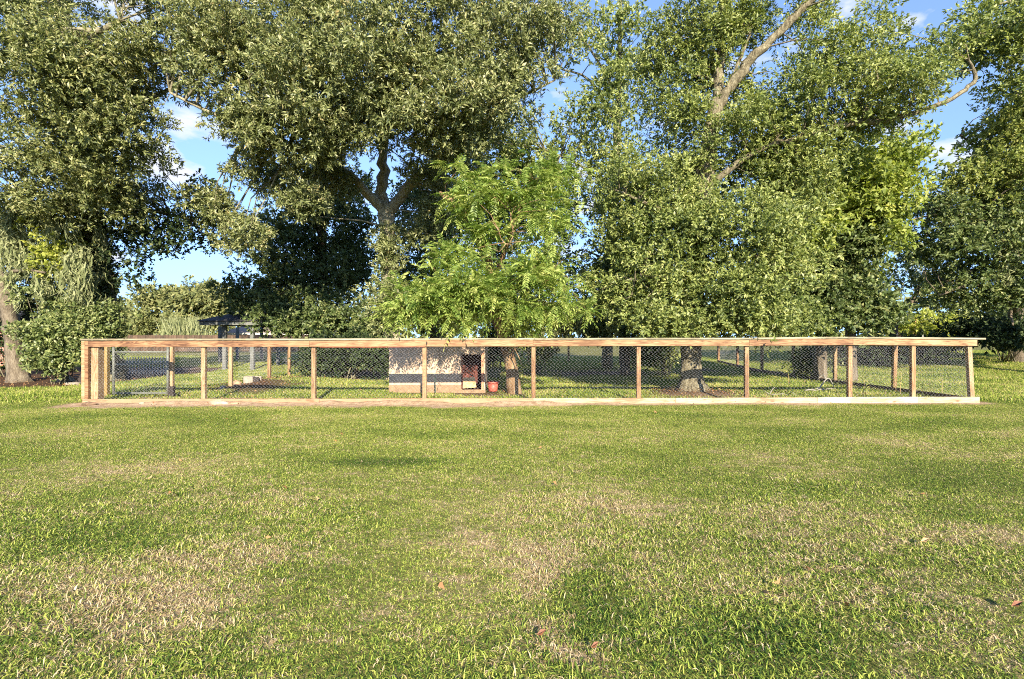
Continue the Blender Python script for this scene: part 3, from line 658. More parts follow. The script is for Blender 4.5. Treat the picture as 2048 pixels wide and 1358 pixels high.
# side run going back on the right
rf = thing('side_fence', 'chain link side run going back from the right end beside shady bank', 'fence', (10.2, FZ, 0))
def gzf(x, y): return float(gz(x, y))
rp = [(1787, 14.5), (1670, 17.0), (1587, 19.5), (1524, 22.0), (1475, 24.5), (1437, 27.0)]
prev = (10.22, 12.15)
for px, z in rp:
    x = XW(px, z); g = gzf(x, z)
    lean = 0.03 if px == 1787 else 0
    mb = MB(); mb.beam((x, z, g - 0.1), (x + lean * 1.5, z, g * 0.6 + 1.36), 0.095, 0.095, (0, 1, 0)); mb.build('post', M['post_orange' if px % 2 else 'post'], rf, bevel=0.005)
    d = Vector((x - prev[0], z - prev[1], 0)); L = d.length; d.normalize()
    g0 = gzf(*prev)
    chain_part(rf, 0.0, L, 0.05 + (g + g0) / 2, 1.33, (prev[0] + 0.06, prev[1], 0), tuple(d), wr=0.0027)
    MB().beam((prev[0] + 0.05, prev[1] + 0.05, 1.30), (x + 0.05, z - 0.02, 1.30), 0.035, 0.13).build('top_rail', M['post_orange'], rf, bevel=0.003)
    MB().beam((prev[0] - 0.03, prev[1] + 0.08, g0 + 0.06), (x - 0.03, z - 0.06, g + 0.06), 0.035, 0.13).build('foot_board', M['dark_wood'], rf, bevel=0.003)
    prev = (x, z)
# back run
bf = thing('back_fence', 'distant back run of the pen with thin dark posts in front of sunlit grass strips', 'fence', (0, 27.2, 0.2))
xs_back = [9.95, 7.5, 5.0, 2.85, 0.83, -1.5, -3.9, -6.2, -8.0]
for i, x in enumerate(xs_back):
    g = gzf(x, 27.2)
    if i: 
        MB().box(x - 0.045, x + 0.045, 27.2, 27.29, g - 0.1, 1.36).build('post', M['post_orange'], bf)
        chain_part(bf, xs_back[i] + 0, xs_back[i - 1], g + 0.05, 1.3, (0, 27.18, 0), (1, 0, 0), wr=0.0022, pitch=0.11)
        MB().beam((x + 0.046, 27.24, 1.30), (xs_back[i - 1] - 0.046, 27.24, 1.30), 0.035, 0.13).build('top_rail', M['post_orange'], bf)
# left side run
lf = thing('left_side_fence', 'short side run of chain link going back past the soil heap and concrete block', 'fence', (-8.0, 13.4, 0))
lp = [(341, 13.45), (460, 15.85), (537.5, 18.2), (577.5, 20.6), (607, 23.0)]
prev = None
for px, z in lp:
    x = XW(px, z) + 0.0; g = gzf(x, z)
    MB().box(x - 0.048, x + 0.048, z, z + 0.096, g - 0.1, 1.37).build('post', M['post'], lf, bevel=0.005)
    if prev:
        d = Vector((x - prev[0], z - prev[1], 0)); L = d.length; d.normalize()
        chain_part(lf, 0.05, L, 0.16, 1.33, (prev[0] - 0.055, prev[1], 0), tuple(d))
        MB().beam((prev[0] - 0.02, prev[1] + 0.1, 1.31), (x - 0.02, z, 1.31), 0.035, 0.12).build('top_rail', M['post'], lf)
    prev = (x, z)
# little entrance corridor on the left with the gate
vf = thing('entry_fence', 'yellowish post and short mesh return beside the metal gate', 'fence', (-9.95, 13.4, 0))
gxL = XW(213, 13.45)
MB().box(gxL - 0.05, gxL + 0.05, 13.4, 13.5, -0.1, 1.36).build('post', wood('wood_post_yellow', (0.14, 0.08, 0.02), (0.26, 0.16, 0.045), (0.34, 0.24, 0.10), 'Z'), vf, bevel=0.005)
MB().box(gxL - 0.11, gxL - 0.055, 13.42, 13.52, -0.1, 1.34).build('post', M['dark_wood'], vf, bevel=0.004)
_a = Vector((XW(184, 12.22), 12.22, 0)); _b = Vector((gxL - .03, 13.4, 0)); _d = (_b - _a); chain_part(vf, 0.0, _d.length, 0.08, 1.33, tuple(_a), tuple(_d.normalized()))
gt = thing('metal_gate', 'weathered grey green tube gate filled with wire mesh between two wooden posts', 'gate', (XW(280, 13.45), 13.45, 0))
ga, gb = XW(227, 13.4), XW(335.5, 13.4)
for xx in (ga, gb):
    MB().tube([(xx, 13.4, 0.05), (xx, 13.4, 1.30)], 0.028, 10).build('stile', M['gate_tube'], gt, True)
MB().tube([(ga, 13.4, 1.10), (gb, 13.4, 1.10)], 0.022, 10).build('top_bar', M['gate_tube'], gt, True)
MB().tube([(ga, 13.4, 0.79), (gb, 13.4, 0.815)], 0.022, 10).build('middle_bar', M['gate_tube'], gt, True)
MB().tube([(ga, 13.4, 0.08), (gb, 13.4, 0.08)], 0.022, 10).build('bottom_bar', M['gate_tube'], gt, True)
chain_part(gt, ga, gb, 0.08, 1.10, (0, 13.375, 0), (1, 0, 0), pitch=0.06, wr=0.0020)
MB().box(gb - 0.05, gb + 0.05, 13.35, 13.37, 0.78, 0.83).build('latch', M['gate_tube'], gt)

# small finial of a far lamp, dark block, bucket, stakes, blocks, clods
solo('dark_block', MB().box(XW(335, 13.1), XW(346, 13.1), 13.1, 13.2, -0.02, 0.27), M['dark_block'], (XW(340, 13.1), 13.15, 0), 'small dark wooden block at the foot of the gate post', 'block', bevel=0.01)
solo('garden_stake', MB().tube([(XW(871, 13.95), 13.95, -0.1), (XW(870, 13.95), 13.95, 0.46)], 0.012, 6), M['stake'], (XW(871, 13.95), 13.95, 0), 'thin dark green stake in front of the cream shed', 'stake')

# bucket
bz = 14.45; bx_ = XW(986, bz)
bk = thing('feed_tub', 'salmon red plastic tub with broad rim on the grass beside the shed', 'tub', (bx_, bz, 0))
def lathe(profile, cx_, cy_, z0, n=24):
    mb = MB(); b = 0
    for (r, z) in profile:
        for k in range(n):
            a = 2 * math.pi * k / n; mb.v.append((cx_ + r * math.cos(a), cy_ + r * math.sin(a), z0 + z))
    for i in range(len(profile) - 1):
        for k in range(n): mb.f.append((i * n + k, i * n + (k + 1) % n, (i + 1) * n + (k + 1) % n, (i + 1) * n + k))
    return mb
lathe([(0.0, 0.02), (0.105, 0.02), (0.12, 0.03), (0.14, 0.24), (0.13, 0.24), (0.11, 0.05), (0.0, 0.045)], bx_, bz, 0.0).build('tub_body', M['bucket'], bk, True)
lathe([(0.13, 0.235), (0.17, 0.235), (0.178, 0.26), (0.172, 0.285), (0.155, 0.29), (0.13, 0.27)], bx_, bz, 0.0).build('rim', M['bucket'], bk, True)

# ------------------------------------------------------------------ shed
sx0, sx1, sy = XW(778, 14.3), XW(970, 14.3), 14.3
sh = thing('dog_shed', 'low cream stucco dog house with dark red doorway behind the fence', 'shed', ((sx0 + sx1) / 2, sy + 0.7, 0))
dx0, dx1, dz0, dz1 = XW(925, 14.3), XW(962.5, 14.3), 0.10, 1.01
sd = 1.5; H = 1.36; t = 0.05
# front wall in pieces round the door
MB().box(sx0, dx0, sy, sy + t, 0.20, H).build('front_wall', M['stucco'], sh)
MB().box(dx0, dx1, sy + .001, sy + t, dz1, H).build('front_wall', M['stucco'], sh)
MB().box(dx1, sx1, sy, sy + t, 0.02, H).build('front_wall', M['stucco'], sh)
MB().box(sx0 - 0.004, dx0 + .002, sy - 0.006, sy + t, -0.08, 0.203).build('soiled_skirt', M['stucco_low'], sh)
MB().box(dx0 + .003, sx1 + 0.01, sy - 0.012, sy + t, -0.08, dz0 - 0.02).build('door_sill', M['stucco_low'], sh)
MB().box(sx0, sx0 + t, sy + t, sy + sd, -0.05, H).build('side_wall', M['stucco'], sh)
MB().box(sx1 - t, sx1, sy + t, sy + sd, -0.05, H).build('side_wall', M['stucco'], sh)
MB().box(sx0, sx1, sy + sd, sy + sd + t, -0.05, H).build('back_wall', M['stucco'], sh)
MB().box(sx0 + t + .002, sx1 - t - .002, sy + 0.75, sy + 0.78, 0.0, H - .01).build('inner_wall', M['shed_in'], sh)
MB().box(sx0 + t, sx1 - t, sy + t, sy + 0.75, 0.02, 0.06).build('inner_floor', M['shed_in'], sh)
MB().box(sx0 - 0.08, sx1 + 0.08, sy - 0.06, sy + sd + 0.12, H, H + 0.035).build('roof', M['roof_sheet'], sh)
MB().box(dx1 + 0.001, dx1 + 0.075, sy - 0.022, sy + 0.02, dz0, 1.05).build('door_trim', M['trim_red'], sh, bevel=0.004)
MB().box(dx0 - 0.03, dx0, sy - 0.018, sy + 0.02, dz0 + .0, 1.02).build('door_trim', M['shed_in'], sh, bevel=0.003)
mb = MB(); mb.beam((XW(926, 14.2), 14.2, 0.11), (XW(952, 14.2), 14.2, 0.14), 0.02, 0.0001)
dp = MB(); z0_ = 0.12
dp.hexa([(XW(925.5, 14.2), 14.18, z0_), (XW(953, 14.2), 14.18, z0_ + .03), (XW(925.5, 14.2), 14.2, z0_), (XW(953, 14.2), 14.2, z0_ + .03),
         (XW(926, 14.2), 14.26, 0.40), (XW(949, 14.2), 14.26, 0.41), (XW(926, 14.2), 14.28, 0.40), (XW(949, 14.2), 14.28, 0.41)])
solo('plywood_sheet', dp, M['ply'], (XW(938, 14.2), 14.2, z0_), 'stained plywood scrap leaning across the bottom of the shed doorway', 'board', bevel=0.003)

# ------------------------------------------------------------------ stones, blocks, clods
def rock(name, loc, s, mat, label, cat, group=None, seed=0):
    import bmesh
    bm = bmesh.new(); bmesh.ops.create_icosphere(bm, subdivisions=2, radius=1)
    for v in bm.verts:
        k = 1 + 0.45 * mnoise.noise(v.co * 1.1 + Vector((seed * 3.1, seed, 0))) + 0.15 * mnoise.noise(v.co * 3 + Vector((seed, 0, 0)))
        v.co = Vector((v.co.x * s[0], v.co.y * s[1], v.co.z * s[2])) * k
    me = bpy.data.meshes.new(name); bm.to_mesh(me); bm.free()
    o = link(name, me, mat, None, loc); return tag(o, label, cat, group)
cb = thing('concrete_block', 'pale hollow concrete block lying on the soil heap by the left fence', 'block', (XW(508, 15.6), 15.6, 0.1))
cbx = XW(505, 15.6)
cz = gzf(cbx, 15.5) - .0
MB().box(cbx - 0.2, cbx + 0.07, 15.45, 15.65, cz - .03, cz + 0.17).build('block_body', M['concrete'], cb, bevel=0.012)
MB().box(cbx + 0.07, cbx + 0.24, 15.47, 15.50, cz - .03, cz + 0.155).build('hollow_side', M['dark_block'], cb, bevel=0.006)  # dark slab standing in for the shaded hollow
MB().box(cbx + 0.07, cbx + 0.25, 15.60, 15.65, cz - .03, cz + 0.17).build('hollow_side', M['concrete'], cb, bevel=0.006)
solo('small_block', MB().box(XW(440, 14.9), XW(448, 14.9), 14.9, 15.02, -0.05, 0.13), M['concrete'], (XW(444, 14.9), 14.96, 0), 'narrow grey block standing upright in the soil near the gate', 'block', bevel=0.01)
rock('soil_clod', (XW(474, 15.2), 15.2, gzf(XW(474, 15.2), 15.2) + .06), (0.12, 0.10, 0.11), M['clod'], 'brown soil clod just left of the hollow concrete block', 'clod', seed=3)
rock('flat_stone', (XW(178, 11.62), 11.62, 0.03), (0.17, 0.08, 0.045), M['dark_wood'], 'dark flat clod at the foot of the left corner post', 'stone', seed=5)
rock('pale_rock', (XW(284, 11.75), 11.75, 0.03), (0.055, 0.05, 0.03), M['pale_stone'], 'small whitish stone on the sand below the gate', 'stone', seed=6)
rock('pale_rock', (XW(437, 11.72), 11.72, 0.03), (0.20, 0.07, 0.065), M['pale_stone'], 'long pale flat rock against the soiled foot board', 'stone', seed=7)
rock('pale_rock', (XW(470, 11.75), 11.75, 0.02), (0.12, 0.06, 0.045), M['clod'], 'tan clod right of the long pale rock', 'stone', seed=9)

# ------------------------------------------------------------------ leaves
def unit(a): return a / np.maximum(np.linalg.norm(a, axis=-1, keepdims=True), 1e-6)
def leaves_from_twigs(pos, axis, m, tl, L, W, rs, spread=1.0, updir=(0.10, -0.62, 0.62), fold=0.25):
    """m leaves on each twig -> vertices, quads, rnd"""
    n = len(pos)
    p = np.repeat(pos, m, 0); ax = np.repeat(axis, m, 0); N = n * m
    t = 1 - 0.75 * rs.rand(N, 1) ** 1.6
    p = p + ax * t * tl + rs.randn(N, 3) * 0.012
    d = unit(ax * 0.7 + rs.randn(N, 3) * 0.62 * spread)
    nr = unit(rs.randn(N, 3) * 0.55 + np.array(updir))
    nr = unit(nr - d * (nr * d).sum(-1, keepdims=True))
    s = np.cross(d, nr)
    l = L * (0.5 + 0.8 * rs.rand(N, 1)); w = W * (0.75 + 0.5 * rs.rand(N, 1))
    mid = p + d * l * 0.48 + nr * w * fold
    v = np.stack([p, mid + s * w * 0.5, p + d * l - nr * l * 0.10, mid - s * w * 0.5], 1).reshape(-1, 3)
    q = np.arange(N * 4).reshape(-1, 4)
    rnd = np.clip(np.repeat(rs.rand(n), m) * 0.35 + rs.rand(N) * 0.65, 0, 1)
    return v, q, rnd

def clump_centres(blobs, rs):
    """blobs: (px, py, Z, rx_px, ry_px, rz_m, n, clump_radius)"""
    cs, rr = [], []
    for (px, py, Z, rx, ry, rz, n, cr) in blobs:
        n = int(math.ceil(n * 1.45))
        c = np.array(P(px, py, Z)); R = np.array([rx * Z / F, rz, ry * Z / F])
        u = unit(rs.randn(n, 3)) * (rs.rand(n, 1) ** 0.42)
        cs.append(c + u * R); rr.append(np.full(n, cr) * (0.5 + 0.85 * rs.rand(n)))
    return np.concatenate(cs), np.concatenate(rr)

def twigs_in(cs, rr, per, rs, flat_=0.62, dens_pow=0.45, droop=0.0):
    n = len(cs)
    c = np.repeat(cs, per, 0); r = np.repeat(rr, per)[:, None]
    u = unit(rs.randn(n * per, 3)) * rs.rand(n * per, 1) ** dens_pow
    u[:, 2] *= flat_
    pos = c + u * r
    ax = unit(u + rs.randn(n * per, 3) * 0.45 + np.array([0, -0.05, 0.20 - droop]))
    return pos, ax

def branch_mesh(name, cs, nodes, rs, mat, parent, rb=0.03):
    """thin branches from the limbs to the leaf clumps"""
    mb = MB(); nodes = np.array([list(p) for p in nodes])
    for c in cs:
        d = np.linalg.norm(nodes - c, axis=1) + np.maximum(0, nodes[:, 2] - c[2]) * 0.6
        a = Vector(nodes[int(np.argmin(d))]); b = Vector(c); L = (b - a).length
        if L > 3.6: continue
        k1 = a.lerp(b, 0.35) + Vector((rs.randn() * .12, rs.randn() * .12, 0.12 * L * 0.5 + rs.randn() * .08)) 
        k2 = a.lerp(b, 0.7) + Vector((rs.randn() * .15, rs.randn() * .15, 0.05 * L + rs.randn() * .08))
        r0 = rb * (0.5 + 0.25 * L)
        mb.tube([a, k1, k2, b], [r0, r0 * .7, r0 * .42, r0 * .12], 4, cap=False)
    o = mb.build(name, mat, parent, True); o['kind'] = 'stuff'; return o

def moss_mesh(name, anchors, parent, rs, nstr=34, L0=0.25, L1=1.1, spread=0.14):
    V, Q = [], []; b = 0; R = []
    for (c, k) in anchors:
        n = int(nstr * k)
        p = np.array(c) + rs.randn(n, 3) * np.array([spread, spread, 0.06]) * k
        L = (L0 + (L1 - L0) * rs.rand(n) ** 1.4) * k
        a = rs.rand(n) * np.pi; s = np.stack([np.cos(a), np.sin(a) * .5, np.zeros(n)], -1)
        w = 0.016 + 0.02 * rs.rand(n)
        prev = p; rows = [p + s * w[:, None]* .6, p - s * w[:, None]* .6]
        for j in range(1, 5):
            prev = p + np.stack([rs.randn(n) * .035 * j * k, rs.randn(n) * .035 * j, -L * j / 4], -1)
            ww = w * (1.15, 1.0, 0.7, 0.1)[j - 1]
            rows += [prev + s * ww[:, None], prev - s * ww[:, None]]
        arr = np.stack(rows, 1)  # n,10,3
        V.append(arr.reshape(-1, 3)); i = np.arange(n)[:, None] * 10 + b
        for j in range(4):
            Q.append(np.concatenate([i + 2 * j, i + 2 * j + 1, i + 2 * j + 3, i + 2 * j + 2], 1)); R.append(rs.rand(n))
        b += n * 10
    v = np.concatenate(V) - np.array(parent.location)
    o = link(name, npmesh(name, v, np.concatenate(Q), np.concatenate(R)), M['moss'], parent); o['kind'] = 'stuff'
    return o

def leaves_obj(name, parent, data, mat, kind=None):
    V, Q, R = [], [], []; b = 0
    for v, q_, r in data:
        V.append(v); Q.append(q_ + b); R.append(r); b += len(v)
    me = npmesh(name, np.concatenate(V) - np.array(parent.location), np.concatenate(Q), np.concatenate(R))
    o = link(name, me, mat, parent)
    if kind: o['kind'] = kind
    return o

def subdiv(pts, rad, k=4, jit=0.03, rs=RS):
    """smooth a polyline with Catmull-Rom"""
    pts = [Vector(p) for p in pts]; out = []; ro = []
    for i in range(len(pts) - 1):
        p0 = pts[max(i - 1, 0)]; p1 = pts[i]; p2 = pts[i + 1]; p3 = pts[min(i + 2, len(pts) - 1)]
        for j in range(k):
            t = j / k; a = 2 * p1; b = (p2 - p0) * t; c = (2 * p0 - 5 * p1 + 4 * p2 - p3) * t * t; d = (-p0 + 3 * p1 - 3 * p2 + p3) * t ** 3
            p = 0.5 * (a + b + c + d); r = rad[i] * (1 - t) + rad[i + 1] * t
            if i or j: p = p + Vector(rs.randn(3) * jit * min(r * 2, (p2 - p1).length * .5))
            out.append(p); ro.append(r * (1 + 0.06 * rs.randn() * min(1, (p2 - p1).length)))
    out.append(pts[-1]); ro.append(rad[-1]); return out, ro

def tree(name, label, cat, base, trunk, limbs, blobs, leafmat, barkmat, per=26, m=9, L=0.12, W=0.042, tl=0.28, seed=0,
         flare=None, group=None, flat_=0.62, rb=0.03, extra=None, branches=True, droop=0.0, spread=1.0, trunk_n=14):
    rs = np.random.RandomState(seed)
    bx, by = XW(base[0], base[1]), base[1]
    root = thing(name, label, cat, (bx, by, gzf(bx, by)), group)
    nodes = []
    pts = [P(a, b, c) for (a, b, c, r) in trunk]; rad = [r for (_, _, _, r) in trunk]
    pts[0] = Vector((pts[0].x, pts[0].y, gzf(pts[0].x, pts[0].y) - 0.08))
    p_, r_ = subdiv(pts, rad, 5)
    MB().tube(p_, r_, trunk_n, wob=0.22, flare=flare).build('trunk', barkmat, root, True); nodes += p_[len(p_) // 3:]
    for lb in limbs:
        pl, rl = subdiv([P(a, b, c) for (a, b, c, r) in lb], [r for (_, _, _, r) in lb], 4, 0.10)
        MB().tube(pl, rl, 10, wob=0.25).build('limb', barkmat, root, True); nodes += pl
    if blobs:
        cs, rr = clump_centres(blobs, rs)
        pos, ax = twigs_in(cs, rr, per, rs, flat_, droop=droop)
        data = [leaves_from_twigs(pos, ax, m, tl, L, W, rs, spread)]
        leaves_obj('crown', root, data, leafmat)
        if branches: branch_mesh('branches', cs[::2], nodes, rs, barkmat, root, rb)
    return root, nodes

# ---- great oak left of centre
treeA, nodesA = tree('oak_tree', 'huge oak behind the shed whose pale trunk forks three ways above the fence', 'tree', (788, 19.0),
    [(788, 758, 19, .42), (786, 700, 19, .33), (783, 640, 19, .29), (777, 540, 19, .27), (775, 470, 19, .27), (773, 410, 19, .27)],
    [[(772, 425, 19, .20), (748, 400, 18.7, .17), (728, 380, 18.4, .15), (708, 358, 18, .13), (672, 330, 17.5, .11), (600, 300, 16.8, .09), (500, 262, 16, .07), (410, 220, 15.5, .05), (340, 185, 15, .03)],
     [(772, 425, 19, .22), (764, 370, 19, .19), (766, 310, 18.8, .17), (762, 230, 18.5, .15), (765, 160, 18.2, .14), (750, 70, 17.8, .11), (735, -60, 17.5, .07)],
     [(776, 430, 19, .20), (800, 398, 18.7, .18), (822, 368, 18.4, .17), (842, 345, 18, .14), (890, 315, 17.5, .11), (950, 262, 17, .09), (1020, 205, 16.6, .06), (1110, 160, 16.4, .03)],
     [(764, 250, 18.6, .11), (840, 180, 18, .09), (930, 90, 17.5, .07), (1050, 10, 17, .05), (1140, 40, 17, .03)],
     [(765, 220, 18.5, .11), (640, 150, 17.5, .09), (520, 90, 16.5, .06), (430, 20, 16, .04)]],
    [(560, 60, 15.5, 190, 100, 2.6, 46, .62), (760, 60, 15, 220, 110, 2.8, 56, .62), (960, 60, 15.5, 170, 110, 2.6, 42, .62),
     (520, 170, 15.4, 140, 90, 2.2, 34, .6), (700, 190, 14.8, 180, 90, 2.2, 44, .6), (880, 190, 15, 150, 90, 2.2, 34, .58),
     (590, 280, 15.6, 100, 60, 1.6, 22, .5), (730, 245, 16.0, 130, 55, 1.6, 24, .5), (660, 325, 17.4, 60, 25, 1.0, 6, .4),
     (500, 270, 15.5, 50, 50, 1.2, 9, .42), (520, 350, 17, 70, 45, 1.2, 9, .45), (600, 400, 16.5, 60, 30, 1.2, 6, .4),
     (880, 300, 16, 70, 45, 1.4, 8, .45), (1040, 150, 16, 80, 70, 1.6, 12, .5), (740, -120, 15.5, 420, 90, 3, 60, .7), (410, 100, 15, 60, 50, 1.3, 9, .42), (850, 345, 17.4, 40, 20, .8, 4, .35), (880, 400, 18.5, 40, 40, .8, 7, .4), (690, 365, 17.8, 40, 16, .6, 3, .3), (640, 380, 17.8, 50, 30, 1, 6, .4), (460, 60, 15.5, 110, 70, 2, 16, .6), (1080, 60, 15.8, 80, 50, 1.6, 12, .55), (960, 230, 15.6, 90, 70, 1.6, 16, .55), (775, 610, 18.4, 30, 55, .4, 9, .3), (778, 500, 18.6, 20, 50, .2, 6, .24), (850, 470, 19.5, 50, 40, .8, 7, .4), (500, 470, 17.5, 60, 40, 1.2, 8, .5), (440, 410, 17.4, 40, 30, 1, 5, .38)],
    M['leaf_oak'], M['bark_oak'], per=28, m=12, L=0.14, W=0.040, seed=1, flare=[.5, .3, .1], rb=0.035)

# ---- mossy tree on the left
treeB, nodesB = tree('mossy_tree', 'tall vine covered tree at the left hung with grey green moss', 'tree', (214, 18.5),
    [(215, 760, 18.5, .50), (212, 690, 18.5, .44), (208, 620, 18.4, .40), (196, 520, 18.2, .38), (176, 420, 18, .36), (166, 330, 18, .34), (158, 230, 17.8, .30), (140, 120, 17.5, .24), (120, 0, 17, .18)],
    [[(160, 240, 17.8, .16), (110, 150, 17, .12), (40, 90, 16, .09), (-60, 60, 15, .06)],
     [(20, 98, 15.2, .03), (50, 80, 14.6, .06), (100, 62, 14.2, .08), (150, 62, 14, .09), (200, 60, 14, .07), (240, 40, 14, .04)],
     [(166, 330, 18, .14), (240, 260, 17, .11), (300, 200, 16, .08), (380, 160, 15.5, .04)],
     [(170, 380, 18, .12), (90, 330, 17.5, .10), (20, 300, 17, .07), (-60, 270, 17, .05)],
     [(185, 450, 18.1, .10), (260, 420, 18, .08), (340, 430, 18, .05), (420, 450, 18, .03)],
     [(180, 440, 18, .10), (120, 440, 17.5, .08), (60, 430, 17, .06), (0, 440, 17, .04)]],
    [(60, 50, 14.5, 110, 70, 2, 22, .55), (140, 130, 14.3, 120, 70, 2, 28, .55), (60, 210, 15, 100, 80, 2.2, 26, .55),
     (210, 200, 14.8, 100, 80, 2, 26, .55), (255, 285, 15.2, 50, 70, 1.6, 16, .45), (150, 300, 15.3, 120, 50, 2, 20, .5), (30, 330, 16, 80, 60, 2, 14, .5),
     (310, 120, 15, 60, 50, 1.5, 12, .45), (300, 20, 15, 60, 30, 1.6, 7, .45), (290, 400, 17.5, 70, 45, 1.5, 9, .45), (400, 400, 17.4, 50, 35, 1.2, 6, .38), (60, -90, 15, 220, 80, 2.5, 24, .7), (100, 410, 16.4, 120, 40, 1.5, 14, .5), (230, 380, 16, 70, 50, 1.4, 12, .5), (20, 470, 18.6, 60, 60, 1.2, 10, .5), (200, 120, 15.5, 100, 60, 1.5, 16, .6), (400, 40, 16, 50, 40, 1.2, 6, .45)],
    M['leaf_left'], M['bark_grey'], per=28, m=12, L=0.13, W=0.040, seed=2, flare=[.5, .3, .1], rb=0.03)
rsB = np.random.RandomState(22)
# dark sparse leaves hanging against the sky, on the same tree
cs, rr = clump_centres([(330, 470, 18, 95, 55, 1.2, 16, .5), (400, 430, 18, 60, 70, 1.2, 12, .45), (270, 520, 18.2, 60, 40, 1.0, 5, .4), (250, 420, 18, 40, 90, 1, 8, .4)], rsB)
pos, ax = twigs_in(cs, rr, 20, rsB, 0.6, 0.7, 0.5)
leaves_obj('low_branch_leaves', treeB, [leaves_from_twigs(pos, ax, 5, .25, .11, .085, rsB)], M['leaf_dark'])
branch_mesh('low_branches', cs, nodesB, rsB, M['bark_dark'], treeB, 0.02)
# vines on the trunk
cs, rr = clump_centres([(175, 470, 17.9, 26, 60, .35, 14, .32), (198, 560, 18, 24, 70, .35, 16, .32), (168, 380, 17.8, 25, 50, .3, 9, .3), (212, 640, 18, 24, 50, .3, 8, .3)], rsB)
pos, ax = twigs_in(cs, rr, 26, rsB, 1.0)
leaves_obj('vine', treeB, [leaves_from_twigs(pos, ax, 8, .2, .10, .06, rsB)], M['leaf_dark'], 'stuff')
cs, rr = clump_centres([(95, 440, 17.3, 45, 30, .6, 7, .35), (130, 500, 17.2, 30, 40, .5, 8, .35), (120, 530, 17.2, 30, 20, .5, 4, .3)], rsB)
pos, ax = twigs_in(cs, rr, 26, rsB, .7)
leaves_obj('bright_leaves', treeB, [leaves_from_twigs(pos, ax, 7, .22, .12, .07, rsB)], M['leaf_yellow'])
anch = []
beards = [(rsB.uniform(-5, 170), rsB.uniform(390, 590)) for _ in range(34)]
for _ in range(170):
    bx0, by0 = beards[rsB.randint(34)]
    px = bx0 + rsB.randn() * 7; py = by0 + rsB.randn() * 16
    anch.append((P(px, py, rsB.uniform(16.6, 17.6)), rsB.uniform(.3, 1.1)))
for _ in range(46):
    py = rsB.uniform(370, 640); px = 150 + (py - 370) * 0.22 + rsB.uniform(-30, 38)
    anch.append((P(px, py, rsB.uniform(17.3, 17.8)), rsB.uniform(.5, 1.0)))
for _ in range(14): anch.append((P(rsB.uniform(20, 330), rsB.uniform(330, 400), 16.8), rsB.uniform(.4, .9)))
moss_mesh('hanging_moss', anch, treeB, rsB, 30, .12, 1.0, .13)

# ---- far left trunk
treeC, nodesC = tree('leaning_tree', 'mottled trunk at the far left edge rising from the mulch bed', 'tree', (38, 17.8),
    [(38, 762, 17.8, .36), (32, 735, 17.8, .27), (27, 690, 17.8, .25), (22, 650, 17.7, .24), (12, 600, 17.6, .22), (-10, 540, 17.5, .2), (-50, 440, 17.4, .16)],
    [[(0, 560, 17.5, .1), (40, 540, 17, .06), (90, 545, 16.5, .03)]],
    [(10, 600, 18.6, 40, 60, .8, 12, .5), (-60, 470, 17.5, 90, 80, 1.5, 20, .6), (20, 530, 18.4, 40, 40, .8, 6, .4)],
    M['leaf_dark'], M['bark_dark'], per=26, m=9, seed=3, flare=[.4, .2])

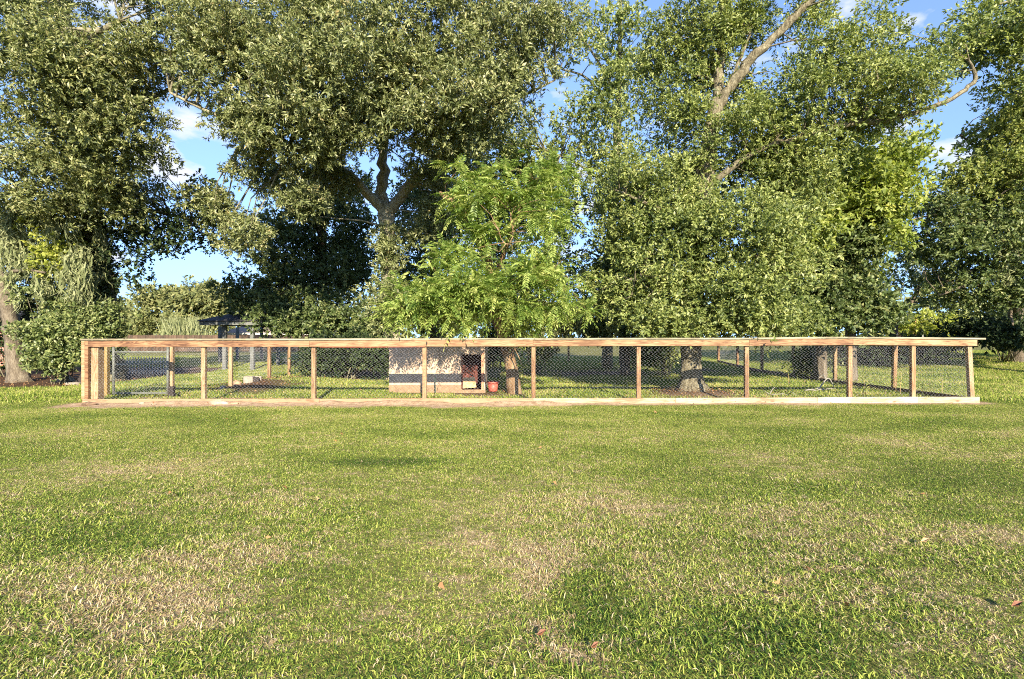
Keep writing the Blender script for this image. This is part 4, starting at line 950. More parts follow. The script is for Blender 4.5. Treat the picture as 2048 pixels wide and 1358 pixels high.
# ---- big tree right of centre
treeF, nodesF = tree('spreading_tree', 'massive tree inside the pen with flared root base and pale forked upper trunk', 'tree', (1383, 14.3),
    [(1383, 786, 14.3, .42), (1383, 766, 14.3, .30), (1383, 748, 14.3, .265), (1384, 700, 14.3, .265), (1388, 620, 14.3, .25), (1394, 530, 14.3, .24), (1402, 430, 14.3, .22), (1412, 340, 14.3, .21), (1422, 270, 14.3, .20), (1432, 205, 14.3, .20)],
    [[(1430, 230, 14.3, .16), (1436, 170, 14.3, .14), (1441, 100, 14.3, .12), (1446, 20, 14.3, .11), (1450, -80, 14.3, .08)],
     [(1428, 235, 14.3, .16), (1450, 190, 14.2, .14), (1478, 152, 14.1, .13), (1510, 110, 14, .12), (1550, 72, 13.9, .11), (1590, 30, 13.8, .10), (1625, -5, 13.7, .10), (1690, -80, 13.6, .08)],
     [(1402, 400, 14.3, .09), (1450, 345, 14, .075), (1520, 298, 13.9, .07), (1600, 275, 13.8, .07), (1700, 248, 13.7, .07), (1800, 234, 13.6, .065), (1880, 208, 13.5, .06), (1922, 185, 13.5, .055), (1950, 158, 13.5, .045), (1938, 122, 13.5, .03)],
     [(1398, 480, 14.3, .08), (1340, 430, 14, .06), (1280, 400, 13.8, .04), (1230, 380, 13.7, .02)],
     [(1392, 560, 14.3, .07), (1450, 520, 13.7, .05), (1520, 500, 13.3, .03)],
     [(1390, 600, 14.3, .06), (1330, 570, 13.8, .04), (1270, 560, 13.4, .02)],
     [(1450, 190, 14.2, .05), (1475, 130, 14.0, .04), (1500, 70, 14, .025)]],
    [(1490, 460, 13.0, 100, 75, 1.3, 26, .46), (1550, 520, 13.2, 70, 70, 1.2, 20, .46), (1470, 590, 12.9, 60, 60, 1.0, 18, .42), (1320, 600, 13.3, 80, 60, 1.1, 18, .45),
     (1340, 500, 13.6, 70, 70, 1.2, 16, .45), (1290, 380, 14.4, 90, 80, 1.5, 20, .5), (1370, 300, 15.2, 70, 80, 1.3, 14, .5), (1500, 330, 14.8, 90, 60, 1.3, 18, .5),
     (1640, 190, 13.8, 110, 60, 1.5, 15, .44), (1780, 180, 13.6, 100, 50, 1.4, 15, .42), (1700, 110, 13.8, 60, 40, 1.2, 8, .4), (1560, 210, 14.4, 80, 50, 1.2, 11, .42),
     (1520, 40, 14.5, 50, 50, 1.2, 6, .38), (1400, 100, 15, 50, 80, 1.1, 13, .42), (1640, 30, 14, 50, 40, 1, 4, .4), (1480, 40, 14.6, 50, 50, 1, 7, .4), (1870, 110, 13.5, 40, 40, .8, 3, .34),
     (1500, 640, 12.8, 80, 30, .9, 14, .4), (1350, 650, 13.1, 60, 22, .8, 8, .4), (1560, -80, 14, 200, 60, 2, 20, .6), (1390, 440, 13.2, 50, 60, .8, 12, .42), (1440, 650, 13.4, 30, 20, .6, 4, .3), (1600, 380, 14.5, 90, 70, 1.3, 16, .5), (1440, 190, 15.4, 70, 60, 1.2, 10, .45), (1260, 470, 14.2, 70, 70, 1.3, 16, .48), (1240, 590, 14.2, 60, 60, 1.2, 12, .45), (1580, 290, 14.3, 80, 50, 1.2, 12, .46), (1600, 640, 13.6, 50, 30, .8, 7, .36), (1330, 200, 15.4, 50, 70, 1.2, 9, .45), (1740, 250, 14, 80, 30, 1.2, 9, .42), (1385, 190, 14.2, 35, 60, .5, 7, .33), (1460, 60, 13.9, 40, 70, .6, 7, .32), (1380, 60, 14.6, 45, 70, 1, 9, .38), (1400, 320, 14.0, 40, 40, .5, 4, .3), (1500, 240, 13.7, 60, 40, .7, 10, .4), (1640, 110, 13.5, 50, 40, .8, 5, .36), (1720, 60, 13.8, 60, 45, 1, 4, .36), (1370, 400, 13.8, 50, 40, .6, 7, .34), (1360, 560, 13.6, 30, 40, .5, 5, .32), (1320, 120, 15.4, 50, 70, 1.2, 11, .46), (1640, 320, 14.6, 90, 50, 1.3, 10, .44), (1800, 130, 13.8, 50, 30, .8, 5, .36)],
    M['leaf_right'], M['bark_rough'], per=34, m=9, L=0.105, W=0.040, seed=4, flare=[.42, .38, .33, .28, .22, .16, .12, .10, .08, .06, .05], rb=0.028, trunk_n=26)

# ---- pinnate tree behind the shed (bright compound leaves)
def pinnate(pos, ax, rs, L=0.42, pairs=7, ll=0.115, lw=0.036):
    n = len(pos); V = []; Q = []; R = []; b = 0
    ax = unit(ax); up = np.array([0, 0, 1.0])
    droop = rs.uniform(0.15, 0.75, n)[:, None]
    s = unit(np.cross(ax, up) + rs.randn(n, 3) * .15); nr = unit(np.cross(s, ax))
    rn = rs.rand(n)
    Ls = (L * (0.7 + 0.5 * rs.rand(n)))[:, None]
    def pt(t): return pos + ax * Ls * t - up * droop * Ls * t * t * 0.8
    for k in range(pairs + 1):
        t = 0.18 + 0.82 * k / pairs; p = pt(t); tang = unit(pt(t + .03) - pt(t - .03))
        for sd_ in ((-1, 1) if k < pairs else (0,)):
            d = unit(tang * (0.45 if sd_ else 1.0) + s * sd_ * 0.95 - up * 0.22 + rs.randn(n, 3) * 0.10)
            side = unit(np.cross(d, nr + rs.randn(n, 3) * 0.25)); l = ll * (1.0 - 0.35 * abs(t - .55)) * (0.85 + .3 * rs.rand(n, 1)); w = lw
            mid = p + d * l * .45
            v = np.stack([p, mid + side * w * .5, p + d * l - up * l * .12, mid - side * w * .5], 1).reshape(-1, 3)
            V.append(v); Q.append(np.arange(n * 4).reshape(-1, 4) + b); b += n * 4; R.append(np.clip(rn * .6 + rs.rand(n) * .4, 0, 1))
    # rachis
    a0, a1, a2 = pt(0), pt(.55), pt(1.0); w = 0.003
    v = np.stack([a0 - s * w, a0 + s * w, a1 + s * w, a1 - s * w], 1).reshape(-1, 3); V.append(v); Q.append(np.arange(n * 4).reshape(-1, 4) + b); b += n * 4; R.append(rn)
    v = np.stack([a1 - s * w, a1 + s * w, a2 + s * w, a2 - s * w], 1).reshape(-1, 3); V.append(v); Q.append(np.arange(n * 4).reshape(-1, 4) + b); R.append(rn)
    return np.concatenate(V), np.concatenate(Q), np.concatenate(R)
rsE = np.random.RandomState(5)
treeE, nodesE = tree('feather_leaved_tree', 'small leaning tree beside the red tub with bright feathery leaves', 'tree', (1029, 14.1),
    [(1030, 788, 14.1, .19), (1026, 750, 14.1, .165), (1016, 705, 14.1, .16), (1005, 670, 14.1, .15), (992, 620, 14, .145), (984, 560, 13.9, .13), (970, 510, 13.8, .125), (955, 470, 13.7, .115), (932, 432, 13.7, .10), (905, 405, 13.8, .08), (880, 385, 14.0, .04)],
    [[(985, 570, 13.9, .07), (1010, 500, 13.5, .05), (1040, 420, 13.2, .035), (1060, 360, 13.1, .02)],
     [(992, 610, 14, .06), (930, 600, 13.2, .04), (860, 600, 12.6, .025), (800, 615, 12.2, .015)],
     [(988, 590, 14, .06), (1050, 570, 13.3, .04), (1110, 560, 12.8, .02)],
     [(1020, 420, 13, .012), (1022, 440, 12.6, .012), (1026, 470, 12.5, .012), (1015, 488, 12.5, .012), (1003, 478, 12.5, .01), (998, 462, 12.5, .008)],
     [(1003, 660, 13.9, .02), (1025, 690, 13.5, .015), (1045, 730, 13.3, .01)]],
    None, M['leaf_pecan'], M['bark_red'], seed=5, flare=[.3, .15])
blE = [(1000, 390, 12.9, 80, 45, .8, 11, .34), (1095, 350, 13, 55, 40, .7, 7, .32), (1090, 430, 12.9, 60, 45, .8, 7, .32), (950, 560, 12.5, 110, 40, .9, 15, .34),
       (860, 595, 12.2, 80, 35, .8, 12, .32), (805, 625, 12.2, 45, 14, .5, 4, .28), (1090, 560, 12.6, 80, 45, .9, 16, .34), (980, 590, 12.4, 80, 25, .7, 7, .32), (1040, 620, 12.5, 60, 20, .6, 5, .3), (900, 510, 13, 60, 30, .7, 5, .32), (1130, 620, 12.7, 55, 25, .6, 5, .3), (1070, 500, 13, 50, 25, .7, 3, .3), (930, 350, 13.4, 40, 30, .7, 3, .3), (920, 630, 12.4, 50, 18, .5, 5, .28), (1055, 655, 13.0, 30, 12, .4, 2, .25), (1000, 470, 12.8, 60, 20, .6, 3, .3), (915, 420, 13.2, 30, 25, .4, 4, .26), (950, 480, 13.1, 20, 25, .3, 2, .24)]
cs, rr = clump_centres(blE, rsE)
pos, ax = twigs_in(cs, rr, 17, rsE, .5, .6)
leaves_obj('crown', treeE, [pinnate(pos, ax, rsE)], M['leaf_pecan'])
branch_mesh('branches', cs, nodesE, rsE, M['bark_red'], treeE, 0.018)

# ---- dark tree between the oak and the gazebo
treeI, nI = tree('dark_tree', 'straight dark trunk with dense shadowy crown right of the gazebo', 'tree', (650, 25.0),
    [(650, 750, 25, .25), (650, 700, 25, .22), (648, 620, 25, .2), (645, 520, 25, .2), (642, 420, 25, .18), (640, 330, 25, .15), (640, 250, 25, .1)],
    [[(645, 470, 25, .1), (600, 430, 25, .07), (550, 400, 25, .04)], [(646, 520, 25, .1), (700, 480, 25, .06), (740, 440, 25, .04)], [(648, 600, 25, .07), (600, 570, 24.2, .04), (550, 560, 24, .03)]],
    [(600, 400, 25, 80, 80, 1.8, 26, .75), (690, 420, 25, 60, 80, 1.6, 22, .75), (560, 500, 24.6, 80, 70, 1.8, 26, .75), (640, 540, 24.2, 90, 70, 1.8, 28, .75), (720, 520, 25, 50, 80, 1.5, 14, .55), (520, 600, 23.6, 70, 55, 1.5, 18, .55), (600, 630, 22.5, 100, 50, 1.5, 26, .5), (700, 640, 22.4, 90, 45, 1.4, 22, .5)],
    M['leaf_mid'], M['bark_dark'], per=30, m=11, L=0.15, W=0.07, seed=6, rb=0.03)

# ---- trees standing further back
specs = [
 ('tall_tree', 'tall slender tree behind the feathery one with sky showing through its top', (1200, 24), [(1215, 735, 24, .25), (1215, 600, 24, .22), (1225, 420, 24, .2), (1235, 250, 24, .15), (1240, 80, 24, .1), (1240, -60, 24, .06)],
  [[(1235, 250, 24, .08), (1180, 160, 23.5, .05), (1110, 130, 23, .03), (1060, 60, 23, .02)], [(1240, 200, 24, .07), (1150, 60, 23, .05), (1050, 30, 22, .04)], [(1228, 380, 24, .08), (1160, 330, 23.5, .05), (1090, 300, 23, .03)]],
  [(1180, 260, 23, 70, 60, 2, 16, .8), (1240, 180, 23, 50, 60, 2, 13, .75), (1230, 60, 23, 60, 60, 1.8, 12, .7), (1130, 380, 23.5, 60, 60, 2, 12, .8), (1060, 320, 23.5, 60, 60, 2, 12, .75), (1150, 90, 22.5, 40, 50, 1.5, 5, .6), (1000, 260, 23.5, 60, 50, 2, 9, .7), (1210, 340, 23, 50, 60, 1.5, 9, .7)], 'leaf_right', 'bark_grey', 17),
 ('yellow_tree', 'yellow green sunlit tree behind the long bare branch at right', (1700, 17.6), [(1705, 720, 17.6, .15), (1700, 600, 17.6, .13), (1690, 480, 17.6, .16), (1680, 380, 17.6, .1)],
  [[(1695, 520, 17.6, .1), (1750, 450, 17.3, .06), (1790, 400, 17, .03)], [(1690, 480, 17.6, .09), (1630, 420, 17.3, .06), (1590, 370, 17, .03)]],
  [(1690, 350, 16.2, 100, 60, 1.4, 26, .46), (1600, 470, 16.0, 50, 50, 1.0, 12, .42), (1760, 460, 16.6, 50, 40, 1.0, 9, .42), (1620, 400, 16.4, 70, 60, 1.3, 24, .5), (1740, 400, 16.4, 70, 60, 1.3, 26, .5), (1790, 330, 16.6, 45, 60, 1.2, 13, .45), (1560, 370, 16.8, 60, 60, 1.3, 14, .48)], 'leaf_lime', 'bark_dark', 18),
 ('understory_tree', 'dark bushy tree under the yellow green one', (1640, 17.9), [(1640, 740, 17.9, .2), (1645, 640, 17.9, .16), (1650, 520, 17.9, .1)],
  [[(1642, 640, 17.9, .06), (1600, 590, 17.6, .04), (1570, 560, 17.4, .02)]],
  [(1640, 510, 17.2, 70, 50, 1.2, 20, .46), (1700, 560, 16.9, 60, 70, 1.2, 24, .46), (1640, 620, 16.8, 80, 50, 1.1, 26, .44), (1730, 620, 16.9, 40, 45, 1, 16, .42), (1560, 640, 16.8, 50, 35, 1, 12, .42), (1710, 490, 16.8, 40, 40, 1.0, 12, .4), (1560, 570, 17, 40, 40, 1, 9, .42)], 'leaf_mid', 'bark_dark', 19),
 ('shade_tree', 'dark dense tree filling the gap behind the spreading tree at its left', (1250, 21), [(1250, 745, 21, .22), (1250, 640, 21, .2), (1255, 500, 21, .15), (1260, 380, 21, .1)],
  [[(1252, 560, 21, .07), (1210, 520, 20.6, .04), (1170, 500, 20.4, .03)]],
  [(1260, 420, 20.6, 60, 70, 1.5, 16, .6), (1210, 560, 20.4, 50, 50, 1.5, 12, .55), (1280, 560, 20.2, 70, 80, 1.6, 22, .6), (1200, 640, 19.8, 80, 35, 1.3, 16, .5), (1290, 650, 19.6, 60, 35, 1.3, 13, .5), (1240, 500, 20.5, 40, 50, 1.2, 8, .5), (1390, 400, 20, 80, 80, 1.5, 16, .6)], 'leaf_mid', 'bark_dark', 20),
 ('forest_tree', 'tree right behind the oak crown with shadowed leaves between the two main trunks', (870, 25), [(870, 730, 25, .25), (868, 600, 25, .22), (868, 450, 25, .18), (870, 330, 25, .12)],
  [[(868, 500, 25, .08), (920, 430, 24.5, .05), (960, 390, 24, .03)]],
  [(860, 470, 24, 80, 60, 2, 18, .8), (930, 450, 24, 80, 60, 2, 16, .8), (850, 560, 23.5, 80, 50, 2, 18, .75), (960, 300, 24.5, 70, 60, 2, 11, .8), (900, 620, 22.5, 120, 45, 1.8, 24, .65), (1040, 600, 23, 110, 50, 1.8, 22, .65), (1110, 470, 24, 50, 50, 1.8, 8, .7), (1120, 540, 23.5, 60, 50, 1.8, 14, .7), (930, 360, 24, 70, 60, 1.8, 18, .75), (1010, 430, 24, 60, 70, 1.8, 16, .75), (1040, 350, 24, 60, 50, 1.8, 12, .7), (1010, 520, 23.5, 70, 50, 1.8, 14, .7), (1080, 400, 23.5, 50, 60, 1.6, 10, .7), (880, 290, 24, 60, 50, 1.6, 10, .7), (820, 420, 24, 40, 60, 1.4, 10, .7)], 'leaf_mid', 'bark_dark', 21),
]
for nm, lab, base, tr, lbs, bl, lm, bm_, sd_ in specs:
    tree(nm, lab, 'tree', base, tr, lbs, bl, M[lm], M[bm_], per=24, m=9, L=0.16, W=0.07, tl=.34, seed=sd_, rb=0.03)

# moss curtain behind the rail, centre right
mt = thing('moss_curtain', 'curtain of pale hanging moss low between the feathery tree and the spreading tree', 'moss', tuple(P(1140, 600, 17)))
rsM = np.random.RandomState(31)
mm = moss_mesh('moss_strand', [(P(rsM.uniform(1065, 1260), rsM.uniform(600, 650), rsM.uniform(16.8, 17.4)), rsM.uniform(.4, .85)) for _ in range(46)], mt, rsM, 22, .2, 1.0, .12)
MB().tube([P(1040, 600, 17.2), P(1110, 606, 17.1), P(1180, 612, 17), P(1270, 625, 17)], [.03, .025, .02, .012], 6).build('twig', M['bark_dark'], mt, True)

# ---- far right trees
treeH, nodesH = tree('shadowed_tree', 'big tree at the right edge with brown gold top and dark drooping lower boughs', 'tree', (2030, 24.0),
    [(2034, 720, 24, .28), (2032, 640, 23, .25), (2026, 540, 20, .23), (2030, 420, 20, .2), (2035, 300, 20, .17), (2040, 180, 20, .12)],
    [[(2028, 500, 20, .1), (1960, 450, 19, .07), (1880, 430, 18.4, .04), (1820, 440, 18, .02)], [(2032, 380, 20, .1), (1980, 320, 19.4, .06), (1920, 270, 19, .03)],
     [(2028, 600, 20, .07), (1950, 570, 19, .05), (1880, 590, 18.6, .03)], [(2024, 560, 19.6, .06), (2020, 610, 18.6, .05), (2026, 650, 18, .03)]],
    [(1990, 280, 18, 50, 40, 1.4, 10, .5), (2030, 230, 18, 50, 60, 1.6, 12, .6), (2010, 350, 18, 70, 60, 1.6, 16, .6), (1910, 380, 18.2, 50, 35, 1.3, 8, .46), (2080, 330, 18, 60, 120, 2, 14, .65)],
    M['leaf_brownish'], M['bark_dark'], per=28, m=9, L=0.14, W=0.06, seed=8, rb=0.03)
rsH = np.random.RandomState(88)
cs, rr = clump_centres([(1960, 480, 18.6, 90, 60, 1.8, 26, .6), (1860, 500, 18.6, 60, 50, 1.5, 11, .5), (2030, 560, 18.6, 50, 80, 1.6, 18, .6), (1930, 580, 19, 90, 45, 1.6, 16, .5), (1870, 430, 18.6, 50, 30, 1.4, 7, .45), (1990, 420, 18.7, 70, 50, 1.6, 14, .55), (2100, 520, 18.5, 60, 120, 2, 18, .7)], rsH)
pos, ax = twigs_in(cs, rr, 28, rsH, .55, .5, .25)
leaves_obj('lower_crown', treeH, [leaves_from_twigs(pos, ax, 9, .3, .14, .06, rsH)], M['leaf_mid'])  # shade of the lower boughs painted by a darker leaf tone
branch_mesh('lower_branches', cs[::2], nodesH, rsH, M['bark_dark'], treeH, 0.025)
moss_mesh('hanging_moss', [(P(rsH.uniform(1990, 2048), rsH.uniform(400, 560), 18.0), rsH.uniform(.4, .8)) for _ in range(12)], treeH, rsH, 18, .2, .9, .12)
tree('overhanging_tree', 'leafy boughs reaching in from the top right corner against the sky', 'tree', (2300, 17.0),
    [(2300, 760, 17, .3), (2290, 500, 17, .26), (2260, 250, 17, .2), (2230, 60, 17, .14)],
    [[(2250, 200, 17, .1), (2130, 100, 16.6, .08), (2030, 60, 16.3, .06), (1950, 70, 16, .03)], [(2240, 100, 17, .1), (2100, 0, 16.5, .06), (1990, 10, 16, .03)]],
    [(1990, 60, 16, 80, 60, 1.5, 20, .5), (2060, 30, 16.2, 60, 60, 1.5, 14, .55), (2040, 140, 16.2, 50, 50, 1.4, 9, .48), (1960, 110, 16.2, 25, 30, .8, 3, .32), (2160, 120, 16.5, 100, 150, 2, 26, .7)],
    M['leaf_right'], M['bark_grey'], per=26, m=9, L=0.13, W=0.055, seed=9, rb=0.025)
tree('crooked_tree', 'small dark crooked trunk leaning right above the end of the rail', 'tree', (1780, 25.0),
    [(1778, 700, 25, .17), (1786, 668, 25, .15), (1800, 630, 25, .13), (1822, 605, 25, .12), (1838, 575, 25, .09), (1850, 540, 25, .06)],
    [[(1822, 605, 25, .05), (1870, 600, 24.6, .04), (1930, 590, 24.3, .02)]],
    [(1850, 560, 24.4, 60, 28, 1.5, 10, .5), (1910, 610, 24.4, 60, 20, 1.5, 7, .5)], M['leaf_shrub'], M['bark_dark'], per=20, m=8, L=.15, W=.07, seed=10)
tree('forked_tree', 'little forked trunk just left of the crooked one', 'tree', (1741, 26.0),
    [(1741, 700, 26, .13), (1741, 640, 26, .11), (1741, 615, 26, .1)],
    [[(1741, 620, 26, .08), (1750, 600, 26, .07), (1748, 578, 26, .06), (1735, 550, 26, .04)], [(1741, 620, 26, .06), (1735, 600, 26, .05), (1736, 570, 26, .04)]],
    [(1745, 545, 26, 40, 22, 1.2, 8, .6), (1765, 640, 25.6, 26, 22, .8, 5, .5)], M['leaf_yellow'], M['bark_grey'], per=18, m=8, L=.16, W=.08, seed=13)

# ---- shrubs (things): foliage + stems
def shrub(label, px, Z, blobs, mat, seed, per=24, m=8, L=.12, W=.055, group=None, name='shrub', nst=5):
    rs = np.random.RandomState(seed); x = XW(px, Z); g = gzf(x, Z)
    root = thing(name, label, 'shrub', (x, Z, g), group)
    cs, rr = clump_centres(blobs, rs); pos, ax = twigs_in(cs, rr, per, rs, .8)
    leaves_obj('foliage', root, [leaves_from_twigs(pos, ax, m, .22, L, W, rs)], mat)
    mb = MB()
    for k in range(min(len(cs), nst * 3)):
        c = Vector(cs[k]); b = Vector((x + rs.randn() * .12, Z + rs.randn() * .12, g - .05))
        mb.tube([b, b.lerp(c, .5) + Vector(rs.randn(3) * .08), c], [.022, .014, .006], 5, cap=False)
    o = mb.build('stems', M['bark_grey'], root, True); o['kind'] = 'stuff'
    return root
shrub('tall pale leaved shrub filling the space between the left trunk and the corner post', 120, 17.0,
      [(120, 610, 17.4, 70, 40, .9, 12, .34), (85, 670, 17, 50, 40, .8, 14, .3), (150, 670, 16.9, 50, 40, .8, 14, .32), (100, 722, 16.6, 45, 16, .6, 7, .26), (195, 640, 17.2, 50, 35, .8, 10, .32), (200, 690, 17.2, 40, 25, .6, 7, .3)], M['leaf_shrub'], 101, per=30)
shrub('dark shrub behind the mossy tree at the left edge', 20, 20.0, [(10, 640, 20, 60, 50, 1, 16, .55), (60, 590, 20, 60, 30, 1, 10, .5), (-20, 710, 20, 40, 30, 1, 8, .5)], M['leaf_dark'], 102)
shrub('grey green bush pressed against the right side run', 1628, 19.0, [(1630, 715, 19, 32, 18, .6, 12, .34), (1612, 735, 18.8, 26, 12, .5, 7, .3)], M['leaf_shrub'], 103, per=26, L=.09, W=.045)
shrub('dark low bush behind the shed left wall', 700, 19.0, [(700, 705, 19, 70, 34, .7, 26, .42), (645, 715, 19.2, 40, 26, .6, 14, .4), (755, 720, 18.6, 24, 30, .5, 10, .38)], M['leaf_dark'], 104, per=34, m=9)  # very dark leaves paint the shade beneath the canopy
shrub('green bush just left of the spreading trunk beyond the mesh', 1330, 20.5, [(1330, 700, 20.5, 36, 24, .8, 12, .42), (1290, 710, 21, 30, 18, .8, 7, .4)], M['leaf_right'], 105)
shrub('dark bush behind the right side run under the bank', 1760, 23.5, [(1760, 700, 23, 60, 18, 1, 14, .5), (1700, 705, 24, 40, 16, 1, 8, .45), (1850, 700, 23, 50, 22, 1, 12, .55)], M['leaf_dark'], 106, L=.15, W=.07)
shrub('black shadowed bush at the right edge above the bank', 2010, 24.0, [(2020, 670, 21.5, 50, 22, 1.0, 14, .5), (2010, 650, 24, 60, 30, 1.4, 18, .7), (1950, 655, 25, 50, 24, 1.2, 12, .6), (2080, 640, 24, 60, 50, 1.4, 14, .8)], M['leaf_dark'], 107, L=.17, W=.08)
shrub('sunlit green bush beyond the crooked tree', 1850, 32.0, [(1850, 655, 32, 40, 16, 1.5, 10, .7), (1800, 650, 33, 30, 18, 1.4, 7, .7), (1900, 650, 33, 40, 20, 1.5, 9, .7)], M['leaf_yellow'], 108, L=.22, W=.1)
shrub('dark bush between feathery tree and shed beyond the mesh', 985, 19.0, [(985, 700, 19, 22, 22, .6, 7, .36), (1010, 660, 18.8, 40, 20, .8, 7, .4)], M['leaf_dark'], 109)
shrub('small green bush right of the feathery trunk', 1075, 21.0, [(1085, 700, 21, 22, 12, .8, 6, .3), (1050, 690, 20.6, 20, 16, .6, 5, .34)], M['leaf_right'], 110)

# ------------------------------------------------------------------ distance: treeline, pale trees in the gap, haze-free
rsT = np.random.RandomState(41)
cs = []
for x in np.arange(-110, 110, 2.3):
    for _ in range(3):
        Z = rsT.uniform(72, 84); h = rsT.uniform(3, 11)
        cs.append((x + rsT.randn() * 1.5, Z, rsT.uniform(0, h)))
cs = np.array(cs)
rt = thing('far_woods', 'far dark line of woods closing the view behind everything', 'woods', (0, 78, 0.4)); rt['kind'] = 'stuff'
pos, ax = twigs_in(cs, np.full(len(cs), 2.2), 26, rsT, .8)
o = leaves_obj('far_foliage', rt, [leaves_from_twigs(pos, ax, 5, 1.0, .8, .5, rsT)], M['leaf_far'], 'stuff')
far = [((300, 56), [(300, 690, 56, .3), (305, 640, 56, .22), (330, 600, 56, .14), (350, 580, 56, .08)], [(325, 600, 56, 45, 18, 2, 16, 1.0), (300, 645, 56, 34, 18, 2, 10, .9)], 'pale spreading tree seen in the gap left of the gazebo'),
       ((400, 54), [(400, 690, 54, .3), (400, 640, 54, .24), (410, 600, 54, .16), (415, 580, 54, .08)], [(400, 598, 54, 60, 26, 2.5, 30, 1.0), (440, 620, 54, 30, 35, 2, 14, 1.0), (370, 645, 53, 40, 20, 2, 14, .9)], 'golden hazy tree just left of the gazebo roof'),
       ((250, 60), [(250, 690, 60, .3), (252, 650, 60, .2), (255, 625, 60, .1)], [(245, 640, 60, 45, 24, 2.5, 24, 1.0)], 'low green tree in the distance above the gate')]
for i, (b, tr, bl, lab) in enumerate(far):
    tree('distant_tree', lab, 'tree', b, tr, [], bl, M['leaf_far'], M['bark_grey'], per=24, m=7, L=.42, W=.2, tl=.6, seed=60 + i, rb=.06, group='trees in the far gap')
# tall bamboo like grass clump
rsG = np.random.RandomState(70)
bg = thing('reed_clump', 'clump of tall pale reeds behind the rail left of the gazebo', 'reeds', (XW(372, 46), 46, .4))
n = 700; base = np.stack([XW(372, 46) + rsG.randn(n) * .7, 46 + rsG.randn(n) * .5, np.full(n, .4)], -1)
tip = base + np.stack([rsG.randn(n) * .55, rsG.randn(n) * .5, rsG.uniform(1.0, 3.0, n)], -1); s = np.array([.035, 0, 0])
mid = (base + tip) / 2 - np.stack([(tip - base)[:, 0] * .15, np.zeros(n), -np.ones(n) * .2], -1)
v = np.stack([base - s, base + s, mid + s, mid - s, tip + s * .2, tip - s * .2], 1).reshape(-1, 3); i6 = np.arange(n)[:, None] * 6
q_ = np.concatenate([i6 + [[0, 1, 2, 3]], i6 + [[3, 2, 4, 5]]], 0)
o = link('reed_blades', npmesh('reed_blades', v - np.array(bg.location), q_, rsG.rand(2 * n)), M['moss'], bg); o['kind'] = 'stuff'

# ------------------------------------------------------------------ gazebo
gz_ = thing('gazebo', 'open garden shelter with dark shingle hip roof and pale blue grey posts', 'gazebo', (XW(520, 26), 26, .15))
gpos = [(440, 26.5), (449.5, 23.5), (475, 29), (505, 23.2), (523, 29), (556, 25.2)]
gX0, gX1, gY0, gY1 = XW(427, 24), XW(608, 24), 22.9, 29.6
ez = 1.98
for px, z in gpos:
    w = 0.065 if z > 25 else 0.08
    x = XW(px, z); MB().box(x - w, x + w, z - w, z + w, gzf(x, z) - .1, ez + .02).build('post', M['gaz_post'], gz_, bevel=.008)
for (a, b, c, d) in ((gX0, gX1, gY0, gY0 + .05), (gX0, gX1, gY1 - .05, gY1), (gX0, gX0 + .05, gY0 + .052, gY1 - .052), (gX1 - .05, gX1, gY0 + .052, gY1 - .052)):
    MB().box(a, b, c, d, ez, ez + .15).build('eave_board', M['gaz_post'], gz_)
mb = MB(); e = .06; xc, yc = (gX0 + gX1) / 2, (gY0 + gY1) / 2; ht = ez + 1.15
c4 = [(gX0 - e, gY0 - e), (gX1 + e, gY0 - e), (gX1 + e, gY1 + e), (gX0 - e, gY1 + e)]
mb.add([(x, y, ez + .152) for x, y in c4] + [(x, y, ez + .19) for x, y in c4] + [(xc, yc, ht)], [(3, 2, 1, 0), (0, 1, 5, 4), (1, 2, 6, 5), (2, 3, 7, 6), (3, 0, 4, 7), (4, 5, 8), (5, 6, 8), (6, 7, 8), (7, 4, 8)])
mb.build('roof', M['gaz_roof'], gz_)

# ------------------------------------------------------------------ far board fence, roof, brick house, pickets, bench, panel
pf = thing('board_fence', 'distant brown board fence showing just above the rail near the gazebo', 'fence', (XW(450, 42), 42, .4))
x = XW(255, 42); x1_ = XW(640, 42); k = 0
me_pl = None
while x < x1_:
    h = 1.62 + .02 * math.sin(k * 2.3)
    if me_pl is None:
        o = MB().box(0, .19, 0, .02, 0, 1.35)
        me_pl = bpy.data.meshes.new('plank'); me_pl.from_pydata(o.v, [], o.f); me_pl.materials.append(M['fence_far'])
    ob = bpy.data.objects.new('plank', me_pl); C.objects.link(ob); ob.parent = pf
    ob.location = (x - pf.location.x, .004 * (k % 3), -.05); ob.scale = (1, 1, (h - .35) / 1.35)
    x += .2; k += 1
MB().box(XW(255, 42), x1_, 42.03, 42.1, .8, .9).build('rail', M['fence_far'], pf)
fh = thing('distant_house', 'distant low house with tan roof seen under the gazebo eave', 'house', (XW(490, 58), 60, .5))
hx0, hx1 = XW(447, 58), XW(640, 58)
MB().box(hx0, hx1, 58, 66, .3, 1.75).build('wall', M['brick'], fh)
MB().add([(hx0 - .4, 57.5, 1.72), (hx1 + .4, 57.5, 1.72), (hx1 + .4, 66.5, 1.72), (hx0 - .4, 66.5, 1.72), (hx0 + 1.5, 62, 3.2), (hx1 - 1.5, 62, 3.2)], []) 
mb = MB(); mb.add([(hx0 - .4, 57.5, 1.9), (hx1 + .4, 57.5, 1.9), (hx1 + .4, 66.5, 1.9), (hx0 - .4, 66.5, 1.9), (hx0 + 1.5, 62, 3.1), (hx1 - 1.5, 62, 3.1)],
    [(3, 2, 1, 0), (0, 1, 5, 4), (2, 3, 4, 5), (1, 2, 5), (3, 0, 4)]); mb.build('roof', M['tan_roof'], fh)
MB().box(hx0 - .42, hx1 + .42, 57.42, 57.49, 1.72, 1.92).build('fascia', M['white_paint'], fh)

